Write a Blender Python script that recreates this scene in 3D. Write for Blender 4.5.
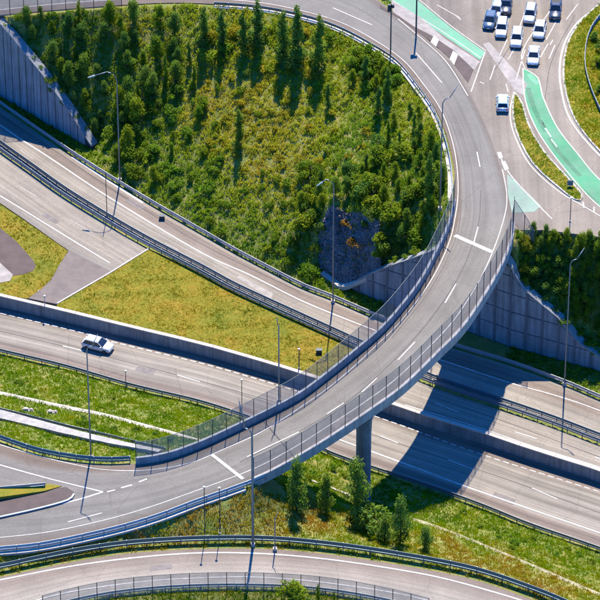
import bpy, bmesh, math, random
import numpy as np
from mathutils import Vector, Matrix
from mathutils.bvhtree import BVHTree

random.seed(7); rng = np.random.default_rng(7)
R = math.radians
scene = bpy.context.scene
for o in list(bpy.data.objects): bpy.data.objects.remove(o)
COL = scene.collection

# ------------------------------------------------------------------ camera
PITCH = R(38.0); DIST = 700.0; S0 = 6.2
FPX = S0*DIST
cam_d = bpy.data.cameras.new('camera'); cam = bpy.data.objects.new('camera', cam_d); COL.objects.link(cam)
CP = Vector((0, -DIST*math.cos(PITCH), DIST*math.sin(PITCH)))
cam.location = CP; cam.rotation_euler = (R(90)-PITCH, 0, 0)
cam_d.sensor_width = 36; cam_d.angle = 2*math.atan(300/FPX); cam_d.clip_start = 10; cam_d.clip_end = 8000
scene.camera = cam
# ------------------------------------------------------------------ world + sun
SUN_EL = R(57.5); SUN_AZ = R(4.5)
w = bpy.data.worlds.new('World'); scene.world = w; w.use_nodes = True
wn = w.node_tree.nodes; wl = w.node_tree.links; wn.clear()
sky = wn.new('ShaderNodeTexSky'); sky.sky_type = 'NISHITA'; sky.sun_disc = False
sky.sun_elevation = SUN_EL; sky.sun_rotation = SUN_AZ
sky.air_density = 1.0; sky.dust_density = 0.2; sky.ozone_density = 5.0
bg = wn.new('ShaderNodeBackground'); bg.inputs[1].default_value = 0.095
wo = wn.new('ShaderNodeOutputWorld'); skt = wn.new('ShaderNodeMix'); skt.data_type = 'RGBA'; skt.blend_type = 'MULTIPLY'; skt.inputs[0].default_value = 1
skt.inputs[7].default_value = (.08, .84, 1.8, 1); wl.new(sky.outputs[0], skt.inputs[6]); wl.new(skt.outputs[2], bg.inputs[0]); wl.new(bg.outputs[0], wo.inputs[0])
sd = bpy.data.lights.new('sun', 'SUN'); sd.energy = 5.0; sd.angle = R(0.5); sd.color = (1.0, 0.91, 0.74)
sun = bpy.data.objects.new('sun', sd); COL.objects.link(sun)
SV = Vector((math.sin(SUN_AZ)*math.cos(SUN_EL), math.cos(SUN_AZ)*math.cos(SUN_EL), math.sin(SUN_EL)))
sun.rotation_euler = SV.to_track_quat('Z', 'Y').to_euler(); sun.location = SV*300
scene.view_settings.view_transform = 'Standard'; scene.view_settings.look = 'None'
scene.view_settings.gamma = 1; scene.view_settings.use_curve_mapping = False
scene.view_settings.exposure = 1.0
scene.render.engine = 'CYCLES'
scene.cycles.max_bounces = 4; scene.cycles.diffuse_bounces = 2; scene.cycles.glossy_bounces = 2; scene.cycles.transmission_bounces = 2; scene.cycles.transparent_max_bounces = 8

# ------------------------------------------------------------------ geometry helpers
FW = Vector((0, math.cos(PITCH), -math.sin(PITCH))); UP = Vector((0, math.sin(PITCH), math.cos(PITCH))); RT = Vector((1, 0, 0))
def ray(px, py):
    return (FW + RT*((px-300)/FPX) + UP*((300-py)/FPX)).normalized()
def at(px, py, z):                       # photo pixel + known height -> place in the world
    d = ray(px, py); t = (z-CP.z)/d.z
    return CP + d*t
def proj(p):
    r = Vector(p)-CP; f = r.dot(FW)
    return 300+FPX*r.dot(RT)/f, 300-FPX*r.dot(UP)/f
def height_to(base, py):                 # height above base that reaches image row py
    lo, hi = 0.0, 60.0
    for _ in range(30):
        m = (lo+hi)/2
        if proj(base+Vector((0, 0, m)))[1] > py: lo = m
        else: hi = m
    return (lo+hi)/2
def catmull(P, sub):
    P = [np.array(p, float) for p in P]; out = []
    n = len(P)
    for i in range(n-1):
        p1, p2 = P[i], P[i+1]
        p0 = P[i-1] if i > 0 else 2*p1-p2
        p3 = P[i+2] if i+2 < n else 2*p2-p1
        for k in range(sub):
            t = k/sub
            out.append(0.5*((2*p1)+(-p0+p2)*t+(2*p0-5*p1+4*p2-p3)*t*t+(-p0+3*p1-3*p2+p3)*t**3))
    out.append(P[-1]); return np.array(out)
def resample(P, step, n=None):
    P = np.asarray(P, float); d = np.r_[0, np.cumsum(np.linalg.norm(np.diff(P, axis=0), axis=1))]
    if n is None: n = max(1, int(round(d[-1]/step)))
    s = np.linspace(0, d[-1], n+1)
    return np.stack([np.interp(s, d, P[:, k]) for k in range(P.shape[1])], 1)
def side(P):                             # unit left normals in plan of a polyline
    T = np.gradient(P[:, :2], axis=0); T /= np.maximum(np.linalg.norm(T, axis=1, keepdims=True), 1e-9)
    return np.stack([-T[:, 1], T[:, 0]], 1)
def offset(P, d):
    Q = np.array(P, float); Q[:, :2] += side(Q)*d; return Q

def link(name, me, mat=None, parent=None):
    o = bpy.data.objects.new(name, me); COL.objects.link(o)
    if mat is not None and me is not None and not me.materials: me.materials.append(mat)
    if parent is not None: o.parent = parent
    return o
def tag(o, label=None, cat=None, group=None, kind=None):
    if label: o['label'] = label
    if cat: o['category'] = cat
    if group: o['group'] = group
    if kind: o['kind'] = kind
    return o
def thing(name, label, cat, loc=(0, 0, 0), rz=0, group=None):
    o = bpy.data.objects.new(name, None); COL.objects.link(o); o.empty_display_size = 0.3
    o.location = loc; o.rotation_euler = (0, 0, rz)
    return tag(o, label, cat, group)
def mesh(name, v, f, uv=None, smooth=False):
    me = bpy.data.meshes.new(name); me.from_pydata([tuple(x) for x in v], [], f); 
    if uv is not None:
        l = me.uv_layers.new(name='UVMap')
        for lp in me.loops: l.data[lp.index].uv = uv[lp.vertex_index]
    if smooth:
        me.polygons.foreach_set('use_smooth', [True]*len(me.polygons))
    me.update(); return me
class MB:
    def __init__(s): s.v = []; s.f = []
    def add(s, v, f):
        b = len(s.v); s.v += [tuple(x) for x in v]; s.f += [tuple(i+b for i in q) for q in f]; return s
    def box(s, c, d, rz=0, ax=None):
        cx, cy, cz = c; dx, dy, dz = d[0]/2, d[1]/2, d[2]/2; cr, sr = math.cos(rz), math.sin(rz); v = []
        for z in (-dz, dz):
            for x, y in ((-dx, -dy), (dx, -dy), (dx, dy), (-dx, dy)): v.append((cx+x*cr-y*sr, cy+x*sr+y*cr, cz+z))
        return s.add(v, [(0, 3, 2, 1), (4, 5, 6, 7), (0, 1, 5, 4), (1, 2, 6, 5), (2, 3, 7, 6), (3, 0, 4, 7)])
    def hexa(s, lo, hi):                 # 4 lower + 4 upper corners
        return s.add(list(lo)+list(hi), [(0, 3, 2, 1), (4, 5, 6, 7), (0, 1, 5, 4), (1, 2, 6, 5), (2, 3, 7, 6), (3, 0, 4, 7)])
    def tube(s, P, rad, n=8, caps=True):
        P = [Vector(p) for p in P]
        if not isinstance(rad, (list, tuple)): rad = [rad]*len(P)
        rings = []
        for i, p in enumerate(P):
            t = (P[min(i+1, len(P)-1)]-P[max(i-1, 0)]).normalized()
            a = t.orthogonal().normalized() if abs(t.z) < .9 else Vector((1, 0, 0)); a = (a-t*a.dot(t)).normalized(); b = t.cross(a)
            rings.append([p+(a*math.cos(2*math.pi*k/n)+b*math.sin(2*math.pi*k/n))*rad[i] for k in range(n)])
        v = [q for r in rings for q in r]; f = []
        for i in range(len(P)-1):
            for k in range(n): f.append((i*n+k, i*n+(k+1) % n, (i+1)*n+(k+1) % n, (i+1)*n+k))
        if caps: f += [tuple(range(n))[::-1], tuple((len(P)-1)*n+k for k in range(n))]
        return s.add(v, f)
    def sweep(s, P, prof, closed=True):  # profile [(side, up)] swept along plan polyline
        P = np.asarray(P, float); N = side(P); m = len(prof); v = []; f = []
        for p, nn in zip(P, N):
            for a, b in prof: v.append((p[0]+nn[0]*a, p[1]+nn[1]*a, p[2]+b))
        for i in range(len(P)-1):
            for k in range(m if closed else m-1): f.append((i*m+k, (i+1)*m+k, (i+1)*m+(k+1) % m, i*m+(k+1) % m))
        if closed: f += [tuple(range(m)), tuple((len(P)-1)*m+k for k in range(m))[::-1]]
        return s.add(v, f)
    def mesh(s, name, smooth=False): return mesh(name, s.v, s.f, smooth=smooth)
    def build(s, name, mat, parent=None, smooth=False): return link(name, s.mesh(name, smooth), mat, parent)
def fast_mesh(name, V, F, col=None):     # numpy mesh, all faces with the same corner count
    me = bpy.data.meshes.new(name); nv, nf, k = len(V), len(F), F.shape[1]
    me.vertices.add(nv); me.vertices.foreach_set('co', V.astype(np.float32).ravel())
    me.loops.add(nf*k); me.loops.foreach_set('vertex_index', F.astype(np.int32).ravel())
    me.polygons.add(nf); me.polygons.foreach_set('loop_start', np.arange(0, nf*k, k, dtype=np.int32))
    if col is not None:
        a = me.color_attributes.new('tint', 'FLOAT_COLOR', 'POINT')
        a.data.foreach_set('color', np.c_[col, np.ones(len(col))].astype(np.float32).ravel())
    me.update(calc_edges=True); return me

# ------------------------------------------------------------------ materials
def srgb(r, g, b): return tuple(((c/255)/12.92 if c/255 <= .04045 else ((c/255+.055)/1.055)**2.4) for c in (r, g, b))
MATS = {}
def newmat(name):
    m = bpy.data.materials.new(name); m.use_nodes = True; nt = m.node_tree; nt.nodes.clear()
    out = nt.nodes.new('ShaderNodeOutputMaterial'); b = nt.nodes.new('ShaderNodeBsdfPrincipled'); nt.links.new(b.outputs[0], out.inputs[0])
    MATS[name] = m; return m, nt, b, out
def N(nt, t, **kw):
    n = nt.nodes.new(t)
    for k, v in kw.items(): setattr(n, k, v)
    return n
def noise(nt, vec, scale, detail=4, rough=.6):
    n = N(nt, 'ShaderNodeTexNoise'); n.inputs['Scale'].default_value = scale; n.inputs['Detail'].default_value = detail; n.inputs['Roughness'].default_value = rough
    if vec is not None: nt.links.new(vec, n.inputs['Vector'])
    return n.outputs[0]
def ramp(nt, fac, stops, interp='LINEAR'):
    r = N(nt, 'ShaderNodeValToRGB'); r.color_ramp.interpolation = interp; e = r.color_ramp.elements
    while len(e) < len(stops): e.new(0.5)
    for i, (p, c) in enumerate(stops): e[i].position = p; e[i].color = (*c, 1) if len(c) == 3 else c
    nt.links.new(fac, r.inputs[0]); return r.outputs[0]
def mix(nt, fac, a, b, mode='MIX'):
    n = N(nt, 'ShaderNodeMix', data_type='RGBA', blend_type=mode)
    for s, x in ((n.inputs[0], fac), (n.inputs[6], a), (n.inputs[7], b)):
        if hasattr(x, 'links') or hasattr(x, 'is_linked'): nt.links.new(x, s)
        elif isinstance(x, (int, float)): s.default_value = x
        else: s.default_value = (*x, 1)
    return n.outputs[2]
def g(x): return (x, x, x)
def bump(nt, b, h, strength=.3, dist=.05):
    n = N(nt, 'ShaderNodeBump'); n.inputs['Strength'].default_value = strength; n.inputs['Distance'].default_value = dist
    nt.links.new(h, n.inputs['Height']); nt.links.new(n.outputs[0], b.inputs['Normal'])
def plain(name, col, rough=.6, metal=0, var=.15, scale=1.2, spec=.3):
    m, nt, b, out = newmat(name)
    col = tuple(x*.80 for x in col); tc = N(nt, 'ShaderNodeTexCoord'); f = noise(nt, tc.outputs['Object'], scale)
    k = ramp(nt, f, [(.3, g(1-var)), (.7, g(1+var*.5))])
    nt.links.new(mix(nt, 1.0, col, k, 'MULTIPLY'), b.inputs['Base Color'])
    b.inputs['Roughness'].default_value = rough; b.inputs['Metallic'].default_value = metal; b.inputs['Specular IOR Level'].default_value = spec
    return m
def asphalt(name, stops, streak=.22, rough=.85, wet=0):
    m, nt, b, out = newmat(name)
    uv = N(nt, 'ShaderNodeUVMap'); sx = N(nt, 'ShaderNodeSeparateXYZ'); nt.links.new(uv.outputs[0], sx.inputs[0])
    base = ramp(nt, sx.outputs[0], [(p, (c[0]*.735, c[1]*.735, c[2]*.685)) for p, c in stops])
    def st(su, sv):
        c = N(nt, 'ShaderNodeCombineXYZ')
        for i, k in ((0, su), (1, sv)):
            mm = N(nt, 'ShaderNodeMath', operation='MULTIPLY'); mm.inputs[1].default_value = k; nt.links.new(sx.outputs[i], mm.inputs[0]); nt.links.new(mm.outputs[0], c.inputs[i])
        return c.outputs[0]
    s1 = ramp(nt, noise(nt, st(13, .012), 1.0, 2, .5), [(.32, g(1-streak)), (.68, g(1+streak*.7))])
    s2 = ramp(nt, noise(nt, st(55, .05), 1.0, 1, .6), [(.3, g(1-streak*.45)), (.7, g(1+streak*.3))])
    tc = N(nt, 'ShaderNodeTexCoord')
    p = ramp(nt, noise(nt, tc.outputs['Object'], .16, 3, .62), [(.3, g(.86)), (.7, g(1.10))])
    gr = ramp(nt, noise(nt, tc.outputs['Object'], 5.5, 1, .7), [(.25, g(.84)), (.75, g(1.14))])
    # crack / repair seams
    vo = N(nt, 'ShaderNodeTexVoronoi', feature='DISTANCE_TO_EDGE'); vo.inputs['Scale'].default_value = .11; nt.links.new(tc.outputs['Object'], vo.inputs['Vector'])
    cr = ramp(nt, vo.outputs['Distance'], [(.0, g(.84)), (.012, g(1))])
    c = mix(nt, 1, base, s1, 'MULTIPLY'); c = mix(nt, 1, c, s2, 'MULTIPLY'); c = mix(nt, 1, c, p, 'MULTIPLY'); c = mix(nt, 1, c, gr, 'MULTIPLY'); c = mix(nt, 1, c, cr, 'MULTIPLY')
    nt.links.new(c, b.inputs['Base Color']); b.inputs['Roughness'].default_value = rough; b.inputs['Specular IOR Level'].default_value = .25
    return m
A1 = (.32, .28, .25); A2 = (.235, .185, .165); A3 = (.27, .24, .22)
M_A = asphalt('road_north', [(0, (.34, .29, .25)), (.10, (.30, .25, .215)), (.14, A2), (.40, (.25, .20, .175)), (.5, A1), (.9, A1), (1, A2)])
M_B = asphalt('road_middle', [(0, A1), (.5, (.35, .30, .26)), (.86, A1), (.9, A3), (1, A3)])
M_C = asphalt('road_south', [(0, A2), (.17, A2), (.21, A1), (.78, A1), (.84, A2), (1, A2)], .32)
M_E = asphalt('road_ramp', [(0, (.19, .145, .125)), (.1, (.19, .15, .13)), (.15, (.225, .205, .195)), (.85, (.215, .20, .19)), (.95, (.18, .145, .13)), (1, (.24, .21, .19))], .13)
M_J = asphalt('road_junction', [(0, (.24, .205, .19)), (.22, (.25, .21, .19)), (.42, (.29, .245, .215)), (1, (.31, .26, .225))], .2)
M_G = asphalt('road_bottom', [(0, A2), (.25, (.27, .22, .195)), (.5, (.34, .29, .26)), (.8, (.36, .32, .29)), (1, (.33, .30, .28))], .15)
M_GORE = plain('old_asphalt', (.20, .165, .15), .9, 0, .2, .5)
M_DARK = plain('dark_asphalt', (.12, .09, .082), .9, 0, .2, .6)
def paintmat(name, col, wear=.35, scale=1.6):
    m, nt, b, out = newmat(name); tc = N(nt, 'ShaderNodeTexCoord'); col = tuple(x*.82 for x in col)
    f = ramp(nt, noise(nt, tc.outputs['Object'], scale, 5, .7), [(.38, g(0)), (.62, g(1))])
    sh = ramp(nt, noise(nt, tc.outputs['Object'], .22, 4, .6), [(.3, g(.8)), (.7, g(1.1))])
    c = mix(nt, f, tuple(x*(1-wear)+.2*wear for x in col), col); c = mix(nt, 1, c, sh, 'MULTIPLY')
    nt.links.new(c, b.inputs['Base Color']); b.inputs['Roughness'].default_value = .7; b.inputs['Specular IOR Level'].default_value = .3; return m
M_WHITE = paintmat('white_paint', (.66, .63, .59), .5)
M_FAINT = paintmat('worn_white_paint', (.52, .47, .43), .4)
M_GREEN = paintmat('green_surface', (.055, .30, .14), .3, .3)
M_GREENL = paintmat('light_green_surface', (.12, .38, .22), .3, .3)
M_GREENP = paintmat('pale_green_surface', (.24, .36, .27), .4, .5)
def wallmat(name, col, var=.35):
    m, nt, b, out = newmat(name); tc = N(nt, 'ShaderNodeTexCoord'); mp = N(nt, 'ShaderNodeMapping'); mp.inputs['Scale'].default_value = (1.6, 1.6, .1); nt.links.new(tc.outputs['Object'], mp.inputs[0])
    k = ramp(nt, noise(nt, mp.outputs[0], 1.0, 4, .65), [(.3, g(1-var)), (.65, g(1.1))]); k2 = ramp(nt, noise(nt, tc.outputs['Object'], .5, 4, .65), [(.3, g(.8)), (.7, g(1.15))])
    nt.links.new(mix(nt, 1, mix(nt, 1, tuple(x*.8 for x in col), k, 'MULTIPLY'), k2, 'MULTIPLY'), b.inputs['Base Color']); b.inputs['Roughness'].default_value = .9; return m
M_PALE = plain('pale_concrete', (.52, .46, .41), .85, 0, .15, .5)
M_WORN = plain('worn_pale_surface', (.38, .34, .31), .85, 0, .3, .6)
M_CONC = wallmat('concrete', (.42, .39, .36), .25)
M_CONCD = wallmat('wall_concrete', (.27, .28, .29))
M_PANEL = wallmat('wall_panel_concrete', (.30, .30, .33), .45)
M_JOINT = plain('wall_joint', (.05, .05, .055), .95, 0, .1); M_PIL = plain('pilaster_concrete', (.16, .16, .18), .9, 0, .2)
M_STEEL = plain('galvanised_steel', (.42, .44, .46), .5, .35, .15, 2)
M_STEELD = plain('weathered_steel', (.22, .26, .31), .5, .35, .15, 2)
M_STEELG = plain('green_grey_steel', (.13, .19, .20), .5, .3, .15, 2)
M_POST = plain('dark_post', (.06, .075, .09), .5, .3, .1)
M_POLE = plain('lamp_pole', (.27, .29, .31), .45, .4, .1)
M_LAMP = plain('lamp_head', (.45, .46, .46), .4, .3, .1)
M_SOIL = plain('soil_bark', (.06, .045, .03), .95, 0, .3, 3)
M_STONE = plain('rubble_stone', (.25, .19, .175), .9, 0, .6, .5)
M_KERB = plain('kerb_stone', (.50, .47, .43), .85, 0, .15, 1)
def meshmat():
    m, nt, b, out = newmat('wire_mesh'); tr = N(nt, 'ShaderNodeBsdfTransparent'); mx = N(nt, 'ShaderNodeMixShader')
    tc = N(nt, 'ShaderNodeTexCoord'); f = ramp(nt, noise(nt, tc.outputs['Object'], .6, 3), [(.3, g(.36)), (.7, g(.50))])
    nt.links.new(f, mx.inputs[0]); nt.links.new(tr.outputs[0], mx.inputs[1]); nt.links.new(b.outputs[0], mx.inputs[2])
    b.inputs['Base Color'].default_value = (.20, .21, .24, 1); b.inputs['Roughness'].default_value = .6
    nt.links.new(mx.outputs[0], out.inputs[0]); return m
M_MESH = meshmat()
def leafmat(name, dark, light, trans=.55):
    m, nt, b, out = newmat(name)
    a = N(nt, 'ShaderNodeVertexColor'); a.layer_name = 'tint'
    oi = N(nt, 'ShaderNodeObjectInfo')
    c = mix(nt, oi.outputs['Random'], dark, light); c = mix(nt, 1, c, a.outputs[0], 'MULTIPLY')
    nt.links.new(c, b.inputs['Base Color']); b.inputs['Roughness'].default_value = .8; b.inputs['Specular IOR Level'].default_value = .03
    t = N(nt, 'ShaderNodeBsdfTranslucent'); nt.links.new(mix(nt, 1, c, (1.3, 1.25, .5), 'MULTIPLY'), t.inputs[0])
    mx = N(nt, 'ShaderNodeMixShader'); mx.inputs[0].default_value = trans
    nt.links.new(b.outputs[0], mx.inputs[1]); nt.links.new(t.outputs[0], mx.inputs[2]); nt.links.new(mx.outputs[0], out.inputs[0]); return m
M_LEAF = leafmat('leaf_green', (.11, .20, .020), (.22, .28, .024))
M_LEAFD = leafmat('leaf_dark_green', (.085, .18, .04), (.17, .26, .036))
M_LEAFS = leafmat('leaf_mid_green', (.10, .19, .044), (.17, .25, .04))
M_LEAFY = leafmat('leaf_olive', (.27, .28, .026), (.37, .31, .03))
M_LEAFB = leafmat('leaf_bright', (.12, .23, .022), (.17, .27, .03))
M_GRASS = leafmat('grass_blades', (1, 1, 1), (1, 1, 1), .5)
def groundmat():
    m, nt, b, out = newmat('soil_and_turf'); tc = N(nt, 'ShaderNodeTexCoord')
    f = noise(nt, tc.outputs['Object'], .35, 6, .7)
    c = ramp(nt, f, [(.3, (.09, .13, .024)), (.5, (.17, .18, .034)), (.7, (.26, .20, .06))])
    f2 = ramp(nt, noise(nt, tc.outputs['Object'], 3.5, 4, .7), [(.3, g(.65)), (.7, g(1.25))])
    nt.links.new(mix(nt, 1, c, f2, 'MULTIPLY'), b.inputs['Base Color']); b.inputs['Roughness'].default_value = .95
    bump(nt, b, noise(nt, tc.outputs['Object'], 2.5, 4), .6, .3); return m
M_GROUND = groundmat()
def lawnmat():
    m, nt, b, out = newmat('mown_lawn'); tc = N(nt, 'ShaderNodeTexCoord')
    c = ramp(nt, noise(nt, tc.outputs['Object'], .22, 6, .75), [(.3, (.10, .13, .003)), (.5, (.18, .155, .004)), (.7, (.25, .15, .008))])
    f2 = ramp(nt, noise(nt, tc.outputs['Object'], 3.0, 4, .7), [(.3, g(.7)), (.7, g(1.2))])
    nt.links.new(mix(nt, 1, c, f2, 'MULTIPLY'), b.inputs['Base Color']); b.inputs['Roughness'].default_value = .95
    bump(nt, b, noise(nt, tc.outputs['Object'], 4, 4), .5, .15); return m
M_LAWN = lawnmat()

# ------------------------------------------------------------------ roads as ribbons
ZT = 1.9; ZJ = 20.7
EDGE = {}; BVH = {}; ROAD = {}
def ribbon(key, name, label, W_, E_, Z, mat, sub=6, across=6, skirt=.35, keep=None):
    L = np.array([at(x, y, z) for (x, y), z in zip(W_, Z)]); Q = np.array([at(x, y, z) for (x, y), z in zip(E_, Z)])
    L = catmull(L, sub); Q = catmull(Q, sub); n = len(L)
    mid = (L+Q)/2; d = np.r_[0, np.cumsum(np.linalg.norm(np.diff(mid, axis=0), axis=1))]
    v = []; uv = []; f = []
    for i in range(n):
        for k in range(across+1):
            t = k/across; v.append(L[i]*(1-t)+Q[i]*t); uv.append((t, d[i]))
    m = across+1
    for i in range(n-1):
        for k in range(across): f.append((i*m+k, i*m+k+1, (i+1)*m+k+1, (i+1)*m+k))
    top = list(f); tv = [Vector(x) for x in v]
    for k, flip in ((0, 0), (across, 1)):
        b0 = len(v)
        for i in range(n): v.append(v[i*m+k]-np.array((0, 0, skirt))); uv.append((k/across, d[i]))
        for i in range(n-1):
            q = (i*m+k, (i+1)*m+k, b0+i+1, b0+i); f.append(q if not flip else q[::-1])
    o = link(name, mesh(name, v, f, uv), mat); tag(o, label, None, None, 'structure'); o['category'] = 'road'
    me = o.data
    if sum(p.normal.z for p in me.polygons[:len(top)]) < 0: me.flip_normals()
    EDGE[key] = (L, Q); BVH[key] = BVHTree.FromPolygons(tv, top); ROAD[key] = o
    return o
def flat(key, name, label, poly, z, mat, parent=None, thick=.02, kerb=None, smooth_sub=0, ztop=None, kind='structure', cat=None):
    P = [at(x, y, z) for x, y in poly]
    if smooth_sub:
        P = [Vector(p) for p in catmull([*P, P[0]], smooth_sub)[:-1]]
    n = len(P); bm = bmesh.new(); vs = [bm.verts.new(p) for p in P]; bm.faces.new(vs); bm.normal_update()
    if bm.faces[:][0].normal.z < 0: bmesh.ops.reverse_faces(bm, faces=bm.faces[:])
    bmesh.ops.triangulate(bm, faces=bm.faces[:])
    tv = [v.co.copy() for v in bm.verts]; tf = [tuple(v.index for v in f_.verts) for f_ in bm.faces]
    me = bpy.data.meshes.new(name)
    e = [x for x in bm.edges if x.is_boundary]; r = bmesh.ops.extrude_edge_only(bm, edges=e)
    bmesh.ops.translate(bm, verts=[x for x in r['geom'] if isinstance(x, bmesh.types.BMVert)], vec=(0, 0, -thick))
    uvl = bm.loops.layers.uv.new('UVMap')
    for f_ in bm.faces:
        for l in f_.loops: l[uvl].uv = ((l.vert.co.x-18)/40, l.vert.co.y)
    bm.to_mesh(me); bm.free()
    o = link(name, me, mat, parent)
    if parent is None: tag(o, label, cat or 'pavement', None, kind)
    if key: BVH[key] = BVHTree.FromPolygons(tv, tf); ROAD[key] = o
    return o, P

RW = [(-60,21),(0,15),(80,8),(160,3),(215,4),(263,8),(307,17),(340,28),(373,45),(400,63),(420,87),(437,112),(448,140),(454,167),(455,190),(453,212),(447,232),(438,252),(421,284),(400,312),(380,334),(353,357),(327,378),(300,398),(270,414),(235,431),(200,447),(165,459),(130,464),(90,464),(40,456),(0,443),(-50,425)]
RE = [(-60,-24),(0,-30),(80,-37),(162,-42),(222,-42),(278,-36),(328,-22),(365,-8),(396,14),(428,40),(450,61),(470,92),(487,126),(498,155),(506,182),(513,208),(513,234),(506,258),(490,289),(464,328),(437,356),(403,389),(370,413),(336,436),(302,457),(265,477),(232,490),(195,503),(155,518),(110,531),(45,545),(0,550),(-50,554)]
RZ = [18.5,18.5,18.7,19.1,19.5,19.9,20.3,20.6]+[20.7]*8+[20.8,21.0,21.1,21.0,20.9,20.7,20.4,20.0,19.6,19.2,18.8,18.4,18.0,17.5,17.0,16.6,16.3]
ribbon('ramp', 'ramp_road', 'grey curved ramp road sweeping over the motorways', RW, RE, RZ, M_E)
AN = [(-60,63),(0,107),(43,137),(77,160),(110,181),(153,207),(200,234),(233,253),(267,271),(300,288),(333,301),(370,317),(410,333),(458,350),(513,367),(567,387),(600,401),(660,424)]
AS = [(-60,103),(0,147),(33,170.5),(66,194),(108,220),(148,243),(200,270),(233,288),(267,304),(300,319),(333,334),(357,345),(395,362),(430,380),(500,404),(550,421),(600,440),(660,462)]
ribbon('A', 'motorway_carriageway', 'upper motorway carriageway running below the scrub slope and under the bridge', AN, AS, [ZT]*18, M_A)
ribbon('B1', 'motorway_carriageway', 'carriageway at left that ends at the mown grass triangle',
       [(-60,108),(0,152),(33,175.5),(66,199),(108,225),(148,250)], [(-60,165),(0,203),(35,227),(68,250),(90,262),(110,272)], [ZT]*6, M_B)
ribbon('B2', 'motorway_carriageway', 'middle carriageway at right between double guardrail and concrete wall',
       [(365,352),(400,370),(430,386),(500,410),(550,427),(600,446),(660,468)], [(345,390),(375,399),(405,409),(483,433),(533,450),(600,471),(660,493)], [ZT]*7, M_B)
CN = [(-60,292),(0,306),(47,317),(133,338),(200,354),(250,368),(300,383),(345,398),(400,417),(433,428),(483,443),(533,460),(600,481),(660,503)]
CS = [(-60,336),(0,351),(67,367),(133,386),(200,402),(250,418),(300,437),(335,455),(400,477),(433,488),(483,506),(533,526),(600,549),(660,572)]
ribbon('C', 'motorway_carriageway', 'lower motorway carriageway with the lone white car', CN, CS, [0]*14, M_C)
GN = [(-60,586),(0,577),(33,570),(83,560),(133,553),(200,549),(267,549),(333,555),(400,565),(467,578),(517,594),(560,611),(620,640)]
GS = [(-60,640),(5,618),(40,607),(90,595),(138,588),(200,584),(265,584),(325,588),(385,598),(440,612),(485,628),(520,645),(570,675)]
ribbon('G', 'service_road', 'curved road along the bottom edge of the photo', GN, GS, [15.3,15.4,15.7,16.0,16.1,15.8,15.2,14.5,13.8,13.0,12.2,11.4,10.6], M_G)
JP = [(385,-70),(394,10),(428,38),(450,61),(470,92),(487,126),(498,155),(506,182),(511,208),(511,230),(545,230),(600,237),(670,246),(670,-70)]
flat('J', 'junction_pavement', 'paved junction with the queue of cars at top right', JP, ZJ-.012, M_J, thick=.4)
GOREP = [(68,250),(90,261),(112,272),(57,304),(27,298),(40,290),(50,280),(60,263)]
flat('gore', 'gore_pavement', 'bare grey pavement wedge beside the mown grass triangle', GOREP, ZT+.012, M_GORE, thick=.3)
WALL = [(-60,281),(0,296),(47,307),(133,328),(200,344),(250,358),(300,373),(345,388),(400,407),(433,418),(483,433),(533,450),(600,471),(660,493)]
WL = catmull([at(x, y, 2.25) for x, y in WALL], 6)
tri = [(149,249),(200,272),(233,290),(267,306),(300,321),(333,336),(357,347),(363,352),(345,388),(300,373),(250,358),(200,344),(133,328),(57,309),(57,303.5),(112,272)]
flat('tri', 'mown_grass_triangle', 'yellowish mown grass triangle between the carriageways', tri, ZT+.06, M_LAWN, thick=.5, cat='grass')
lg = [(-60,166),(0,204),(35,228),(68,251),(60,263.5),(50,280.5),(40,290),(27,298.5),(0,295),(-60,281)]
flat('lg', 'grass_patch', 'grass patch at the left edge around a dark asphalt apron', lg, ZT+.04, M_LAWN, thick=.5, cat='grass')
# wall lines used by the terrain
NB = [(330,281),(348,288),(385,304),(430,319),(472,333),(510,347),(547,357),(580,366),(600,372),(680,397)]     # abutment wall foot
NBW = resample(np.array([at(x, y, ZT) for x, y in NB]), 1.0)
LB = [(-70,56),(0,97),(20,108),(50,126),(92,150)]                                                           # left wall foot
LBW = resample(np.array([at(x, y, ZT) for x, y in LB]), 1.0)
def top_profile(line, tops):           # wall top height above the foot, from image rows
    H = []
    for p in line:
        px, py = proj(p); ty = np.interp(px, [t[0] for t in tops], [t[1] for t in tops]); H.append(max(.05, height_to(Vector(p), ty) if ty < py else .05))
    return np.array(H)
NBH = top_profile(NBW, [(330,280),(348,285),(380,270),(412,259),(440,248),(446,240),(505,262),(509,268),(511,282),(533,300),(560,322),(577,343),(600,358),(640,383),(680,396)])
LBH = top_profile(LBW, [(-70,20),(0,20),(13,35),(43,73),(67,107),(92,147)])
# rock face beside the west wing
FB = [(317,262,3.4),(325,273,2.7),(335,281,2.3),(344,284,2.4),(351,281,3.4),(365,275,5.2),(381,267,8.2)]
FT = [(321,226,9.0),(330,207,12.6),(338,208,12.8),(346,213,12.2),(354,212,13.4),(366,214,14.0),(379,221,14.4)]
FBW = catmull([at(*p) for p in FB], 3); FTW = catmull([at(*p) for p in FT], 3)

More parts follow.
